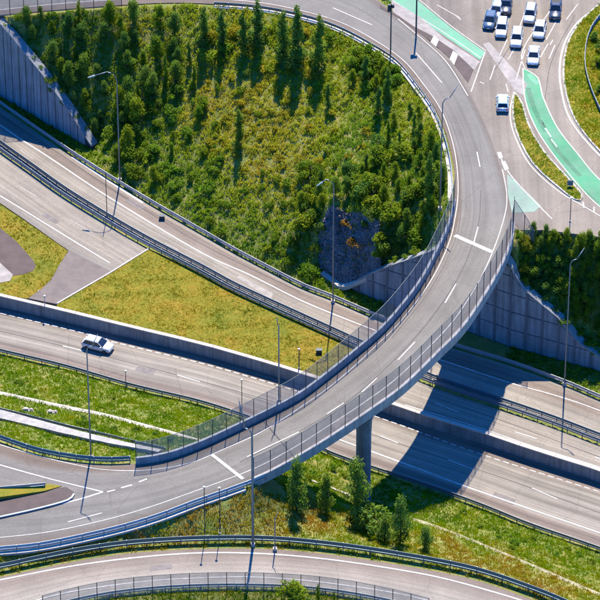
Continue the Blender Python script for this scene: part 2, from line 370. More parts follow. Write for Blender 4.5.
# ------------------------------------------------------------------ terrain: heights relaxed between the roads and walls
STEP = .62; X0, X1, Y0, Y1 = -66.0, 66.0, -92.0, 108.0
NX = int((X1-X0)/STEP)+1; NY = int((Y1-Y0)/STEP)+1
gx = X0+np.arange(NX)*STEP; gy = Y0+np.arange(NY)*STEP
Zf = np.full((NY, NX), np.nan); ROADMASK = np.zeros((NY, NX), bool)
def widen(key, w, i0=0, i1=None):
    L, Q = EDGE[key]; L = L[i0:i1]; Q = Q[i0:i1]; D = (L-Q); D[:, 2] = 0; D /= np.linalg.norm(D, axis=1, keepdims=True)
    a = L+D*w; b = Q-D*w; n = len(a); v = [Vector(p) for p in a]+[Vector(p) for p in b]
    return BVHTree.FromPolygons(v, [(i, i+1, n+i+1, n+i) for i in range(n-1)])
def fix(bvh, dz, cond=None, mask=False, ok=True):
    for j in range(NY):
        for i in range(NX):
            if cond is not None and not cond(gx[i], gy[j]): continue
            h = bvh.ray_cast(Vector((gx[i], gy[j], 90)), Vector((0, 0, -1)))
            if h[0] is not None:
                if mask: ROADMASK[j, i] = True
                else: Zf[j, i] = h[0].z+dz
def yline(line): return lambda x: np.interp(x, line[:, 0], line[:, 1])
nb_y = yline(NBW); lb_y = yline(LBW); wl_y = yline(WL)
x_lb_end = LBW[-1][0]
fix(BVH['J'], -.15)
SUBR = 6
fix(widen('ramp', 1.3, 0, 20*SUBR), -.15, lambda x, y: y > nb_y(x)+2.4)
fix(widen('ramp', 1.0, 25*SUBR+2), -.15)
fix(widen('G', 2.6), -.15)
vv = [Vector(p) for p in FBW]+[Vector(p) for p in FTW]; nf_ = len(FBW)
fix(BVHTree.FromPolygons(vv, [(i, i+1, nf_+i+1, nf_+i) for i in range(nf_-1)]), -.7)
for p in FTW:                                    # ground behind the crest of the rock face
    for d in (.6, 1.6, 2.6):
        i = int(round((p[0]-X0)/STEP)); j = int(round((p[1]+d-Y0)/STEP)); Zf[j, i] = p[2]+.15*d
def backfill(line, H, dist=(1.5, 2.1, 2.7)):
    Nn = side(np.c_[line[:, :2], line[:, 2]])
    for p, h, n in zip(line, H, Nn):
        if n[1] < 0: n = -n
        for d in dist:
            i = int(round((p[0]+n[0]*d-X0)/STEP)); j = int(round((p[1]+n[1]*d-Y0)/STEP))
            if 0 <= i < NX and 0 <= j < NY and np.isnan(Zf[j, i]): Zf[j, i] = ZT+h-.25
_m = (EDGE['ramp'][0]+EDGE['ramp'][1])/2; PIER = _m[min(range(len(_m)*15//33, len(_m)*26//33), key=lambda k: abs(proj(_m[k])[0]-352))]
PIER = PIER+np.array((1.6, -1.9, -.2))
backfill(NBW, NBH); backfill(LBW, LBH)
fix(widen('A', 1.2), -.12, lambda x, y: True)
fix(widen('B1', .5), -.2); fix(widen('B2', .3), -.3); fix(BVH['gore'], -.2); fix(BVH['tri'], -.3); fix(BVH['lg'], -.3)
for j in range(NY):
    for i in range(NX):
        x, y = gx[i], gy[j]
        if y < nb_y(x)+1.15 and y > nb_y(x)-6 and x > NBW[2][0] and y > wl_y(x): Zf[j, i] = min(ZT-.1, Zf[j, i] if not np.isnan(Zf[j, i]) else 9)
        if x < x_lb_end and y < lb_y(x)+1.25 and y > lb_y(x)-5: Zf[j, i] = min(ZT-.1, Zf[j, i] if not np.isnan(Zf[j, i]) else 9)
        if abs(y-wl_y(x)) < 1.0 or (y < wl_y(x) and y > wl_y(x)-2.0): Zf[j, i] = -.12
        if (x-PIER[0])**2+(y-PIER[1])**2 < 7: Zf[j, i] = .6
fix(widen('C', 1.3), -.12, lambda x, y: y < wl_y(x)+.6)
for k in ('ramp',): fix(widen(k, .3, 0, 18*SUBR), 0, None, True); fix(widen(k, .3, 24*SUBR+3), 0, None, True)
for k in ('A', 'B1', 'B2', 'C', 'G'): fix(widen(k, .25), 0, None, True)
for k in ('J', 'gore', 'tri', 'lg'): fix(BVH[k], 0, None, True)
fixed = ~np.isnan(Zf); Z = np.where(fixed, Zf, 9.0)
# coarse-to-fine start
for _ in range(5200):
    P = np.pad(Z, 1, mode='edge'); Zn = (P[:-2, 1:-1]+P[2:, 1:-1]+P[1:-1, :-2]+P[1:-1, 2:])*.25
    Z = np.where(fixed, Zf, Z+1.0*(Zn-Z))
lump = sum(a*np.sin(gx[None, :]*fx+p)*np.sin(gy[:, None]*fy+q) for a, fx, fy, p, q in ((.16, .5, .43, 1, 2), (.1, 1.1, .9, 3, .4), (.07, 1.9, 2.1, .3, 5)))
Z = np.where(fixed, Z, Z+lump)
def gz(x, y):
    u = np.clip((np.asarray(x)-X0)/STEP, 0, NX-1.001); v = np.clip((np.asarray(y)-Y0)/STEP, 0, NY-1.001)
    i = u.astype(int); j = v.astype(int); a = u-i; b = v-j
    return (Z[j, i]*(1-a)+Z[j, i+1]*a)*(1-b)+(Z[j+1, i]*(1-a)+Z[j+1, i+1]*a)*b
XX, YY = np.meshgrid(gx, gy); XX = XX.copy(); YY = YY.copy()
tv = np.stack([XX, YY, Z], 2)
tv2 = tv.copy()                                   # outer ring runs on to the horizon
tv2[0, :, 1] -= 3000; tv2[-1, :, 1] += 3000; tv2[:, 0, 0] -= 3000; tv2[:, -1, 0] += 3000
idx = np.arange(NX*NY).reshape(NY, NX)
TF = np.stack([idx[:-1, :-1], idx[:-1, 1:], idx[1:, 1:], idx[1:, :-1]], 2).reshape(-1, 4)
gm = fast_mesh('ground', tv2.reshape(-1, 3), TF)
ground = link('ground', gm, M_GROUND); tag(ground, 'green and brown banks of earth around all the roads', 'ground', None, 'structure')
BVH['ground'] = BVHTree.FromPolygons([Vector(p) for p in tv.reshape(-1, 3)], [tuple(int(q) for q in f) for f in TF])
def hit(px, py, keys=('ground',)):
    d = ray(px, py); best = None
    for k in keys:
        h = BVH[k].ray_cast(CP, d)
        if h[0] is not None and (best is None or h[3] < best[1]): best = (h[0], h[3])
    return best[0] if best else at(px, py, ZJ-.012 if keys == ('J',) else 0)
ALLG = ('ground', 'A', 'B1', 'B2', 'C', 'G', 'J', 'tri', 'lg', 'gore')

# ------------------------------------------------------------------ road markings
def paint(key, name, pts, width, mat=None, lift=.03, dash=None, step=1.2):
    mat = mat or M_WHITE; P = catmull(pts, 8) if len(pts) > 2 else np.array(pts, float)
    P = resample(P, 6); W3 = np.array([hit(x, y, (key,)) for x, y in P]); W3 = resample(W3, step); W3[:, 2] += lift
    n = side(W3); out = []
    def strip(Q, nn, mb):
        v = []; 
        for p, s in zip(Q, nn): v += [(p[0]+s[0]*width/2, p[1]+s[1]*width/2, p[2]), (p[0]-s[0]*width/2, p[1]-s[1]*width/2, p[2])]
        mb.add(v, [(2*i, 2*i+1, 2*i+3, 2*i+2) for i in range(len(Q)-1)])
    mb = MB()
    if dash:
        W4 = resample(W3, dash[0]/2); nn = side(W4); per = 2+max(1, int(round(dash[1]/(dash[0]/2))))
        for i in range(0, len(W4)-3, per): strip(W4[i:i+3], nn[i:i+3], mb)
    else: strip(W3, n, mb)
    return mb.build(name, mat, ROAD[key])
def patch(key, name, poly, mat, lift=.02, sub=0):
    P = [hit(x, y, (key,)) for x, y in poly]
    if sub: P = [Vector(p) for p in catmull([*P, P[0]], sub)[:-1]]
    bm = bmesh.new(); bm.faces.new([bm.verts.new(p+Vector((0, 0, lift))) for p in P]); bm.normal_update()
    if bm.faces[:][0].normal.z < 0: bmesh.ops.reverse_faces(bm, faces=bm.faces[:])
    bmesh.ops.triangulate(bm, faces=bm.faces[:]); me = bpy.data.meshes.new(name); bm.to_mesh(me); bm.free()
    return link(name, me, mat, ROAD[key])
# carriageway A
paint('A', 'edge_line', [(-50,88),(7,130),(50,158),(110,198),(200,252),(250,275),(300,300),(343,318),(400,340)], .28)
paint('A', 'edge_line', [(72,157),(110,182),(143,203)], .5, M_PALE)
patch('A', 'concrete_strip', [(236,277),(240,276),(273,293),(271,300)], M_WORN)
paint('A', 'edge_line', [(430,357),(450,363),(507,382),(573,401),(650,430)], .25)
for a, b in (((447,372),(463,378)), ((20,150),(33,159)), ((165,243),(178,250))): paint('A', 'lane_dash', [a, b], .14, M_FAINT)
paint('B1', 'edge_line', [(-50,166),(7,200),(67,237),(118,268)], .25)
for a, b in (((20,187),(37,197)), ((70,220),(93,233)), ((-30,158),(-14,168))): paint('B1', 'lane_dash', [a, b], .15, M_FAINT)
for a, b in (((435,403),(458,412)), ((515,432),(537,439)), ((595,457),(618,465))): paint('B2', 'lane_dash', [a, b], .2)
paint('B2', 'edge_line', [(405,405),(483,429),(533,446.5),(600,467.5),(650,486)], .2)
paint('C', 'edge_line', [(-50,300),(0,313),(83,333),(113,342),(200,363),(250,377),(293,390),(340,404)], .26, M_WHITE, dash=(1.0, .45))
paint('C', 'edge_line', [(340,404),(400,425),(483,455),(600,492),(650,509)], .22, M_WHITE, dash=(1.0, .3))
paint('C', 'edge_line', [(335,438),(400,462),(467,487),(533,510),(600,533),(650,551)], .3)
for a, b in (((63,346),(83,351)), ((177,375),(200,382)), ((-45,315),(-25,320)), ((448,460),(473,469)), ((532,488),(557,499)), ((290,412),(308,418)), ((615,516),(640,526)), ((380,436),(398,443))): paint('C', 'lane_dash', [a, b], .22)
# ramp
paint('ramp', 'edge_line', [(-40,24-8),(0,10),(80,2),(160,-2),(215,-1),(263,3),(307,12),(342,23),(376,41),(404,61),(424,85),(441,110),(452,140),(457,167),(458,195),(455,218),(450,240),(437,270),(420,297),(400,322),(380,342),(350,370),(320,394),(265,430),(222,450),(190,463),(150,470),(107,470),(67,463),(7,447),(-40,432)], .15)
paint('ramp', 'edge_line', [(398,19),(429,45),(448,64),(468,96)], .16)
paint('ramp', 'edge_line', [(498,152),(504,177),(507,200),(503,222),(493,251),(478,283),(454,320),(428,348),(396,379),(362,404),(330,425),(295,447),(260,466),(228,479),(190,493),(150,507),(105,520),(42,533),(-40,541)], .15)
paint('ramp', 'merge_line', [(488,92),(487,105),(488,123),(492,138),(498,152)], .16, M_WHITE, dash=(1.4, .9))
for a, b in (((333,8),(372,25)), ((416,53),(442,83)), ((477,152),(480,167)), ((474,242),(478,227)), ((445,303),(456,284)), ((398,360),(415,342)), ((362,392),(377,378)), ((327,414),(344,403)), ((247,457),(299,432)), ((68,522),(102,513)), ((240,-8),(285,-2))): paint('ramp', 'lane_dash', [a, b], .2)
for a, b in (((107,492),(115,490)), ((121,488),(132,485)), ((139,482),(147,479))): paint('ramp', 'merge_dash', [a, b], .3)
paint('ramp', 'stop_bar', [(446,231.5),(492,252)], .75); paint('ramp', 'stop_bar', [(211,454),(243,479)], .55)
paint('ramp', 'edge_line', [(-40,453),(0,465),(50,479),(103,492)], .25); paint('ramp', 'edge_line', [(103,492),(73,501),(0,518),(-40,527)], .28)
patch('ramp', 'dark_wedge', [(-40,497),(0,496.5),(66,487),(74,492),(72,498),(40,507),(0,516),(-40,525)], M_DARK, .025)
M_SEAM = plain('tar_seam', (.11, .10, .10), .9); M_REPAIR = plain('repair_asphalt', (.235, .205, .19), .9, 0, .25, 1.0); M_GREEND = paintmat('scuffed_green_surface', (.03, .20, .09), .3, .5)
for k_, p_ in (('C', [(0,331),(83,351),(200,381),(300,410),(400,444),(500,477),(600,513)]), ('ramp', [(481,190),(478,226),(463,268),(440,306),(404,350),(352,398),(300,431),(240,462)]), ('A', [(0,116),(50,147),(110,188),(200,243),(300,292)]), ('B2', [(430,396),(500,420),(600,457)]), ('ramp', [(462,200),(456,238),(430,290),(392,338)]), ('J', [(495,70),(520,30),(535,0)]), ('J', [(545,100),(552,60),(575,15)])): paint(k_, 'tar_seam', p_, .09, M_SEAM, .022)
for k_, p_ in (('ramp', [(262,419),(296,459)]),): paint(k_, 'expansion_joint', p_, .22, M_SEAM, .026)
for k_, q_ in (('C', [(138,366),(156,370),(153,375),(135,370)]), ('C', [(495,492),(516,500),(513,505),(492,497)]), ('A', [(130,198),(146,207),(141,210),(125,201)]), ('ramp', [(330,425),(343,415),(349,419),(336,429)]), ('G', [(150,566),(172,564),(172,569),(150,571)]), ('B1', [(45,212),(60,221),(56,224),(41,215)])): patch(k_, 'repair_patch', q_, M_REPAIR, .018)
# bottom road
paint('G', 'edge_line', [(-40,587),(0,580),(67,567),(133,558),(200,553),(267,554),(333,560),(400,570),(450,580),(517,599),(550,611)], .3)
paint('G', 'edge_line', [(20,605),(60,594),(100,587),(150,581),(200,578),(250,577),(300,580),(350,586),(400,594),(450,606)], .22)
# junction
GP1 = [(380,-22),(395,-12),(417,0),(450,27),(485,52),(480,60),(443,35),(398,7),(374,-10)]
patch('J', 'green_lane', GP1, M_GREENL)
paint('J', 'lane_line', [(374,-13),(398,4),(443,32),(481,58)], .16, M_WHITE, .03); paint('J', 'lane_line', [(395,-15),(418,-1),(451,26),(486,51)], .16, M_WHITE, .03)
paint('J', 'lane_line', [(485,52),(478,72),(471,92)], .2)
patch('J', 'pale_strip', [(391,0),(420,17),(445,39),(480,62),(474,70),(453,50),(432,36),(413,26),(393,12)], M_WORN, .035)
patch('J', 'dark_band', [(380,5),(393,12.5),(413,26),(432,36),(453,50),(473.5,70),(468,83),(450,59),(430,41),(413,28.5),(397,17),(380,8)], M_DARK, .05)
for q in ([(434,35.5),(439,40),(436,47),(430.5,42.5)], [(453,51),(458,55),(454,65.5),(449.5,59.5)]): patch('J', 'white_block', q, M_WHITE, .075)
GP2L = [(523,68),(524,93),(532,120),(550,150),(580,187),(600,207),(640,240)]; GP2R = [(538,78),(543,97),(557,127),(577,153),(600,180),(640,212)]
patch('J', 'green_lane', GP2L+GP2R[::-1], M_GREEN)
paint('J', 'lane_line', GP2L, .2); paint('J', 'lane_line', [(523,68)]+GP2R, .2); paint('J', 'lane_line', [(525,68),(521,58),(528,40),(548,14),(562,-10)], .18)
for a, b in (((545,128),(551,137)), ((551,139),(557,147))): paint('J', 'lane_dash', [a, b], .22, M_WHITE, .035)
for p_, w_, m_ in (([(528,88),(534,108),(546,132)], .8, M_GREEND), ([(549,138),(562,156),(580,176)], .7, M_GREEND), ([(529,74),(533,80),(538,84)], .9, M_GREENL), ([(566,172),(582,189),(598,203)], .5, M_GREEND), ([(541,118),(546,130)], .4, M_GREENL)): paint('J', 'tyre_scuff', p_, w_, m_, .028)
patch('J', 'green_patch', [(507,174),(516,182),(528,193),(541,206),(534,212),(512,213),(508,195)], M_GREENP)
paint('J', 'lane_line', [(498,152),(507,170),(518,184),(540,207),(552,219)], .2)
patch('J', 'crossing_band', [(483,44),(489,42),(527,84),(524,96),(514,90)], M_WORN, .022)
for q in ([(497,153),(501,152),(503,158),(499,159)], [(501,162),(505,161),(509,169),(505,171)]): patch('J', 'white_block', q, M_WHITE, .05)
for a, b in (((456,16),(461,20)), ((437,5),(460,18)), ((508,60),(516,46)), ((516,80),(525,50)), ((495,65),(490,80)), ((520,26),(526,10)), ((540,58),(548,44)), ((550,45),(553,40)), ((549,59),(555,45)), ((546,40),(557,20)), ((500,55),(507,40)), ((566,20),(578,4)), ((480,82),(484,84)), ((506,84),(508,92)), ((583,202),(584,208)), ((594,207),(594,213))):
    paint('J', 'lane_dash', [a, b], .22, M_FAINT if a[1] < 100 else M_WHITE)
paint('J', 'edge_line', [(604,3),(580,20),(566,40),(560,63),(561,88),(571,121),(602,158),(640,190)], .3)
paint('J', 'edge_line', [(514,92),(510,112),(514,134),(530,165),(558,191),(578,203),(600,216)], .2)
# dark tyre-worn apron at left
patch('lg', 'asphalt_apron', [(-40,205),(0,228),(17,242),(33,260),(36,266),(33,271),(25,274),(13,276),(0,264),(-40,240)], M_DARK, .03)
patch('lg', 'concrete_slab', [(-40,238),(0,263),(13,275),(10,281),(0,283),(-40,276)], M_WORN, .06)
paint('lg', 'edge_line', [(69,252),(61,264),(50,281),(30,297)], .2, M_PALE, .05)

# ------------------------------------------------------------------ guardrails
BEAM = [(-.05, .42), (.05, .46), (-.02, .58), (.05, .70), (-.03, .84), (-.09, .84), (-.09, .42)]
def guardrail(P, label, group=None, step=3.0, mat=None, two=False, h=1.0, flip=1, post_h=.84, name='guardrail', cat='guardrail'):
    mat = mat or M_STEEL; P = resample(P, 1.6); base = P[0].copy()
    t = thing(name, label, cat, tuple(base), 0, group); Q = P-base
    mb = MB(); mb.sweep(Q, [(a*flip, b*h) for a, b in BEAM]); mb.build('rail', mat, t)
    if two:
        mb = MB(); mb.sweep(Q, [(-.06, .16*h), (.06, .16*h), (.06, .34*h), (-.06, .34*h)]); mb.build('rail', mat, t)
    pm = MB().box((0, 0, post_h*h/2-.2), (.13, .13, post_h*h+.4)).mesh('post'); pm.materials.append(M_STEELD)
    for p in resample(Q, step):
        o = link('post', pm, None, t); o.location = tuple(p)
    return t
def edge(key, s, off, i0=None, i1=None, dz=0):
    P = EDGE[key][s][i0:i1].copy(); P[:, 2] += dz
    n = side(P); c = EDGE[key][1-s][i0:i1]-P; sg = np.sign((n*c[:, :2]).sum(1)); P[:, :2] -= n*sg[:, None]*off
    return P
guardrail(edge('A', 0, .45), 'long guardrail along the foot of the scrub slope', None, 2.6, None, True, 1.15)
guardrail(edge('A', 1, -.55), 'guardrail on the upper side of the double median rail', None, 2.6, M_STEELD, True, 1.2)
guardrail(edge('A', 1, .75), 'guardrail on the lower side of the double median rail', None, 2.6, M_STEELD, True, 1.2)
guardrail(edge('C', 1, .4), 'guardrail on the grassy side of the lower carriageway', None, 3.0, M_STEELD, True, 1.1)
guardrail(edge('ramp', 0, .5, 4*SUBR, 15*SUBR-2), 'thin guardrail around the inside of the ramp bend', None, 2.4, M_STEELD, False, .95)
guardrail(edge('ramp', 0, .5, 28*SUBR), 'guardrail at far left bordering the merging road and grass', None, 2.6, M_STEELG, True, 1.3)
guardrail(edge('ramp', 1, .35, 25*SUBR), 'guardrail on the lower edge of the ramp at bottom left', None, 3.2, M_STEEL, True, 1.15)
guardrail(edge('G', 0, 1.5), 'green-grey guardrail along the upper side of the bottom road', None, 4.0, M_STEELG, True, 1.55)
guardrail(edge('G', 1, .9, 0, 9*SUBR), 'pale guardrail on the lower side of the bottom road', None, 2.6, M_STEEL, True, 1.1)
P = np.array([hit(x, y, ('ramp',)) for x, y in ((-30,492),(0,491),(25,489),(45,487))]); guardrail(P, 'short guardrail on the grassy nose between merging roads', None, 2.2, M_STEEL, True, 1.1)
P = catmull([hit(x, y, ('J',)) for x, y in ((625,0),(603,16),(590,34),(585,58),(588,82),(602,116),(625,148))], 6); guardrail(P, 'curved blue-grey guardrail inside the roundabout island at right', None, 2.2, M_STEELD, True, 1.2)
P = catmull([hit(x, y, ('ramp',)) for x, y in ((-40,527),(0,518),(40,509),(68,501),(74,495))], 6); P = resample(P, .8)
kb = thing('kerb', 'dark low kerb around the nose of the bottom left merge', 'kerb', tuple(P[0])); MB().sweep(P-P[0], [(-.15, 0), (.15, 0), (.15, .28), (-.15, .28)]).build('kerb_stone', M_STEELD, kb)
def strip(P, label, w_=.9, h=.06):
    P = resample(P, 1.2); t = thing('kerb_strip', label, 'kerb', tuple(P[0])); MB().sweep(P-P[0], [(-w_/2, -.3), (w_/2, -.3), (w_/2, h), (-w_/2, h)]).build('concrete_strip', M_PALE, t)
strip(edge('ramp', 0, .75, 4*SUBR, 15*SUBR-2), 'pale concrete strip outside the inner ramp bend', .8)
strip(edge('ramp', 1, .7, 25*SUBR+4), 'pale concrete strip below the ramp guardrail at bottom left', .7)
# grass on the nose
o_, _ = flat(None, 'grass_nose', 'narrow dry grass nose behind the short guardrail', [(-40,498),(0,497),(44,491),(62,486),(50,484),(0,486),(-40,487)], 17.25, M_LAWN, thick=.5, cat='grass')

# ------------------------------------------------------------------ bridge
br = thing('bridge', 'curved concrete bridge carrying the ramp over the motorways', 'bridge', tuple(at(420, 345, 0)))
B0 = np.array(br.location)
i0, i1 = 16*SUBR+2, 25*SUBR+4
L, Q = EDGE['ramp'][0][i0:i1]-B0, EDGE['ramp'][1][i0:i1]-B0
D = Q-L; D[:, 2] = 0; D /= np.linalg.norm(D, axis=1, keepdims=True); zz = np.array((0, 0, 1.0))
def loft(prof_pts, name, mat, parent):
    m = len(prof_pts[0]); v = [tuple(p) for r in prof_pts for p in r]; f = []
    for i in range(len(prof_pts)-1):
        for k in range(m): f.append((i*m+k, i*m+(k+1) % m, (i+1)*m+(k+1) % m, (i+1)*m+k))
    f += [tuple(range(m))[::-1], tuple((len(prof_pts)-1)*m+k for k in range(m))]
    return MB().add(v, f).build(name, mat, parent)
wd = np.linalg.norm((Q-L)[:, :2], axis=1)
loft([[L[i]-D[i]*.15-zz*.03, Q[i]+D[i]*.15-zz*.03, Q[i]+D[i]*.15-zz*.55, Q[i]-D[i]*1.6-zz*.75, Q[i]-D[i]*2.4-zz*1.7, L[i]+D[i]*2.4-zz*1.7, L[i]+D[i]*1.6-zz*.75, L[i]-D[i]*.15-zz*.55] for i in range(len(L))], 'deck', M_CONC, br)
def parapet(s, a0, a1, h, name, th=.4, mat=None):
    E = EDGE['ramp'][s][a0:a1]-B0; O = EDGE['ramp'][1-s][a0:a1]-B0; d = O-E; d[:, 2] = 0; d /= np.linalg.norm(d, axis=1, keepdims=True)
    loft([[E[i]-d[i]*.2-zz*.9, E[i]+d[i]*.05-zz*.9, E[i]+d[i]*th+zz*.0, E[i]+d[i]*(th*.75)+zz*h, E[i]-d[i]*.2+zz*h] for i in range(len(E))], name, mat or M_CONC, br)
    return E+B0+d*.05
ew = parapet(0, 14*SUBR+4, 28*SUBR, 1.2, 'parapet', .3, M_CONCD)  # inner parapet in darker concrete: shade of its face put into the colour
ee = parapet(1, 15*SUBR+4, 25*SUBR+3, .75, 'parapet')
# pier: oval column with a flared head
pb = hit(362, 506); pdir = math.atan2(.45, .9)
pi_ = int(np.argmin(np.linalg.norm((EDGE['ramp'][0]+EDGE['ramp'][1])[:, :2]/2-np.array(pb)[:2], axis=1))); 
def pier(base, topz, rx=1.35, ry=.9, rz=0):
    mb = MB(); n = 14; prof = [(0, 1.0), (.75, 1.0), (.9, 1.1), (1.0, 1.55)]; v = []
    for t, k in prof:
        for a in range(n):
            x, y = rx*k*math.cos(2*math.pi*a/n), ry*math.sin(2*math.pi*a/n); v.append((base.x-B0[0]+x*math.cos(rz)-y*math.sin(rz), base.y-B0[1]+x*math.sin(rz)+y*math.cos(rz), base.z-.5+(topz-base.z+.5)*t))
    f = [(i*n+k, i*n+(k+1) % n, (i+1)*n+(k+1) % n, (i+1)*n+k) for i in range(len(prof)-1) for k in range(n)]
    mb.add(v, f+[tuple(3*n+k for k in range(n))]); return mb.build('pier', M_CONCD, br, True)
def under_deck(px, py):                   # a spot on the ground below the deck centre line
    mid = (EDGE['ramp'][0]+EDGE['ramp'][1])/2
    i = min(range(i0, i1), key=lambda k: abs(proj(mid[k])[0]-px)); return i, mid[i]
mc = PIER
zb = float(gz(mc[0], mc[1])); pier(Vector((mc[0], mc[1], zb)), mc[2]-1.6, 1.2, .9, -.5)

# mesh fences along both sides
def fence(P, label, h0, h1, step, part_rail=True, group=None):
    P = resample(P, step); b = P[0].copy(); t = thing('mesh_fence', label, 'fence', tuple(b), 0, group); Q = P-b; n = len(Q)
    H = np.linspace(h0, h1, n)
    for i in range(n):
        MB().box((Q[i][0], Q[i][1], Q[i][2]+H[i]/2), (.11, .11, H[i])).build('post', M_POST, t)
    for i in range(n-1):
        a, c = Q[i], Q[i+1]; d = (c-a)[:2]/np.linalg.norm((c-a)[:2])*.06; nn = np.array((-d[1], d[0]))*.12
        lo = []; hi = []
        for p, hh, sg in ((a, H[i], 1), (c, H[i+1], -1)):
            pass
        A_ = a.copy(); C_ = c.copy(); A_[:2] += d; C_[:2] -= d
        v = [(A_[0]+nn[0], A_[1]+nn[1], A_[2]+.1), (C_[0]+nn[0], C_[1]+nn[1], C_[2]+.1), (C_[0]+nn[0], C_[1]+nn[1], C_[2]+H[i+1]-.05), (A_[0]+nn[0], A_[1]+nn[1], A_[2]+H[i]-.05)]
        MB().add(v, [(0, 1, 2, 3)]).build('mesh_panel', M_MESH, t)
    if part_rail:
        for lev in (0.98,):
            R_ = Q.copy(); R_[:, 2] += H*lev; MB().sweep(resample(R_, step/2), [(-.03, -.03), (.03, -.03), (.03, .03), (-.03, .03)]).build('top_rail', M_POST, t)
    return t
pw = ew.copy(); pw[:, 2] += 1.2
fence(pw[0:], 'tall mesh fence on the inner side of the curved bridge', 4.5, 3.0, 2.4)
pe = ee.copy(); pe[:, 2] += .75
fence(pe[0:], 'mesh fence on the outer side of the curved bridge', 4.9, 3.9, 2.9)
P = np.array([pe[0]-np.array((0, 0, .75)), at(527, 236, 20.6), at(534, 243, 20.4)]); fence(P, 'short return of mesh fence beside the roadside trees', 5.2, 2.4, 2.3)
fence(edge('ramp', 0, .6, 0, 3*SUBR-2), 'mesh fence on the edge of the road at top left', 4.6, 4.6, 2.3)
P = edge('G', 1, 1.6, SUBR*2, 9*SUBR); fence(P, 'row of thin fence posts along the bottom edge', 3.6, 3.6, 2.7)

# ------------------------------------------------------------------ retaining walls with panels
def retaining(line, H, name, label, cw, ch, pil, th=1.35, jit=.03):
    t = thing(name, label, 'wall', tuple(line[0])); b = np.array(line[0])
    core = MB(); Nn = side(line); Nn = np.where(Nn[:, 1:2] < 0, -Nn, Nn)
    for i in range(len(line)-1):
        lo = []; hi = []
        for k, d in ((i, .12), (i+1, .12), (i+1, th), (i, th)):
            p = line[k]-b; q = Nn[k]*d; lo.append((p[0]+q[0], p[1]+q[1], -1.0)); hi.append((p[0]+q[0], p[1]+q[1], H[k]))
        core.hexa(lo, hi)
    core.build('backing', M_JOINT, t)
    cum = np.r_[0, np.cumsum(np.linalg.norm(np.diff(line, axis=0), axis=1))]; n = int(cum[-1]/cw)
    def pt(s): return np.array([np.interp(s, cum, line[:, k]) for k in range(3)])-b, np.interp(s, cum, H), np.array([np.interp(s, cum, Nn[:, k]) for k in range(2)])
    gap = .085
    for c in range(n):
        s0, s1 = c*cw+gap, (c+1)*cw-gap; (p0, h0, n0), (p1, h1, n1) = pt(s0), pt(s1)
        z = 0.0
        while z < max(h0, h1)-.25:
            za0, zb0 = min(z+gap, h0), min(z+ch-gap, h0); za1, zb1 = min(z+gap, h1), min(z+ch-gap, h1)
            off = random.uniform(0, jit)
            def cr(p, nn, d, zq): return (p[0]+nn[0]*d, p[1]+nn[1]*d, zq)
            if zb0-za0 > .05 or zb1-za1 > .05:
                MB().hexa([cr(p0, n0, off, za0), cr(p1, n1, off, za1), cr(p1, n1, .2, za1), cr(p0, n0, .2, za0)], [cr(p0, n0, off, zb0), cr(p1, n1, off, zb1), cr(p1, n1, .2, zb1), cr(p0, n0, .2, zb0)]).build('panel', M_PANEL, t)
            z += ch
        if pil:
            (p0, h0, n0), (p1, h1, n1) = pt(c*cw-.16), pt(c*cw+.16); h = min(h0, h1)
            if h > .6: MB().hexa([(p0[0]-n0[0]*.12, p0[1]-n0[1]*.12, -.5), (p1[0]-n1[0]*.12, p1[1]-n1[1]*.12, -.5), (p1[0]+n1[0]*.1, p1[1]+n1[1]*.1, -.5), (p0[0]+n0[0]*.1, p0[1]+n0[1]*.1, -.5)], [(p0[0]-n0[0]*.12, p0[1]-n0[1]*.12, h), (p1[0]-n1[0]*.12, p1[1]-n1[1]*.12, h), (p1[0]+n1[0]*.1, p1[1]+n1[1]*.1, h), (p0[0]+n0[0]*.1, p0[1]+n0[1]*.1, h)]).build('pilaster', M_PIL, t)
    cap = MB(); 
    for i in range(len(line)-1):
        lo = []; hi = []
        for k, d in ((i, -.12), (i+1, -.12), (i+1, th+.05), (i, th+.05)):
            p = line[k]-b; q = Nn[k]*d; lo.append((p[0]+q[0], p[1]+q[1], H[k]+.004)); hi.append((p[0]+q[0], p[1]+q[1], H[k]+.28))
        if H[i] > .4 or H[i+1] > .4: cap.hexa(lo, hi)
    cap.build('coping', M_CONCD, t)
    return t
retaining(NBW, NBH, 'abutment_wall', 'panelled concrete abutment wall under the bridge and beside the trees', 2.75, 3.5, True)
retaining(LBW, LBH, 'retaining_wall', 'tall triangular ribbed concrete wall at the upper left corner', 1.75, 30, False)
# concrete wall between the terraces
t = thing('barrier_wall', 'long low concrete wall with pale coping above the lower carriageway', 'wall', tuple(WL[0])); wb = np.array(WL[0])
Pw = resample(WL, 6.0); Nn = side(Pw); Nn = np.where(Nn[:, 1:2] < 0, -Nn, Nn)
for i in range(len(Pw)-1):
    a, c = Pw[i]-wb, Pw[i+1]-wb; u = (c-a)/np.linalg.norm(c-a)*.02; a = a+u; c = c-u
    def q(p, n, d, z): return (p[0]+n[0]*d, p[1]+n[1]*d, z-2.25)
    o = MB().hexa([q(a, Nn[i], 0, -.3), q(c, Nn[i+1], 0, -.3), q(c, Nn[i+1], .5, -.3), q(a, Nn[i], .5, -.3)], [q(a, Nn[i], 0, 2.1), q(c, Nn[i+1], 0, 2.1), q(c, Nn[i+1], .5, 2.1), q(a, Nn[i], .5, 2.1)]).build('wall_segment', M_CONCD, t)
    MB().hexa([q(a, Nn[i], -.06, 2.104), q(c, Nn[i+1], -.06, 2.104), q(c, Nn[i+1], .62, 2.104), q(a, Nn[i], .62, 2.104)], [q(a, Nn[i], -.06, 2.3), q(c, Nn[i+1], -.06, 2.3), q(c, Nn[i+1], .62, 2.3), q(a, Nn[i], .62, 2.3)]).build('coping', M_PALE, t)
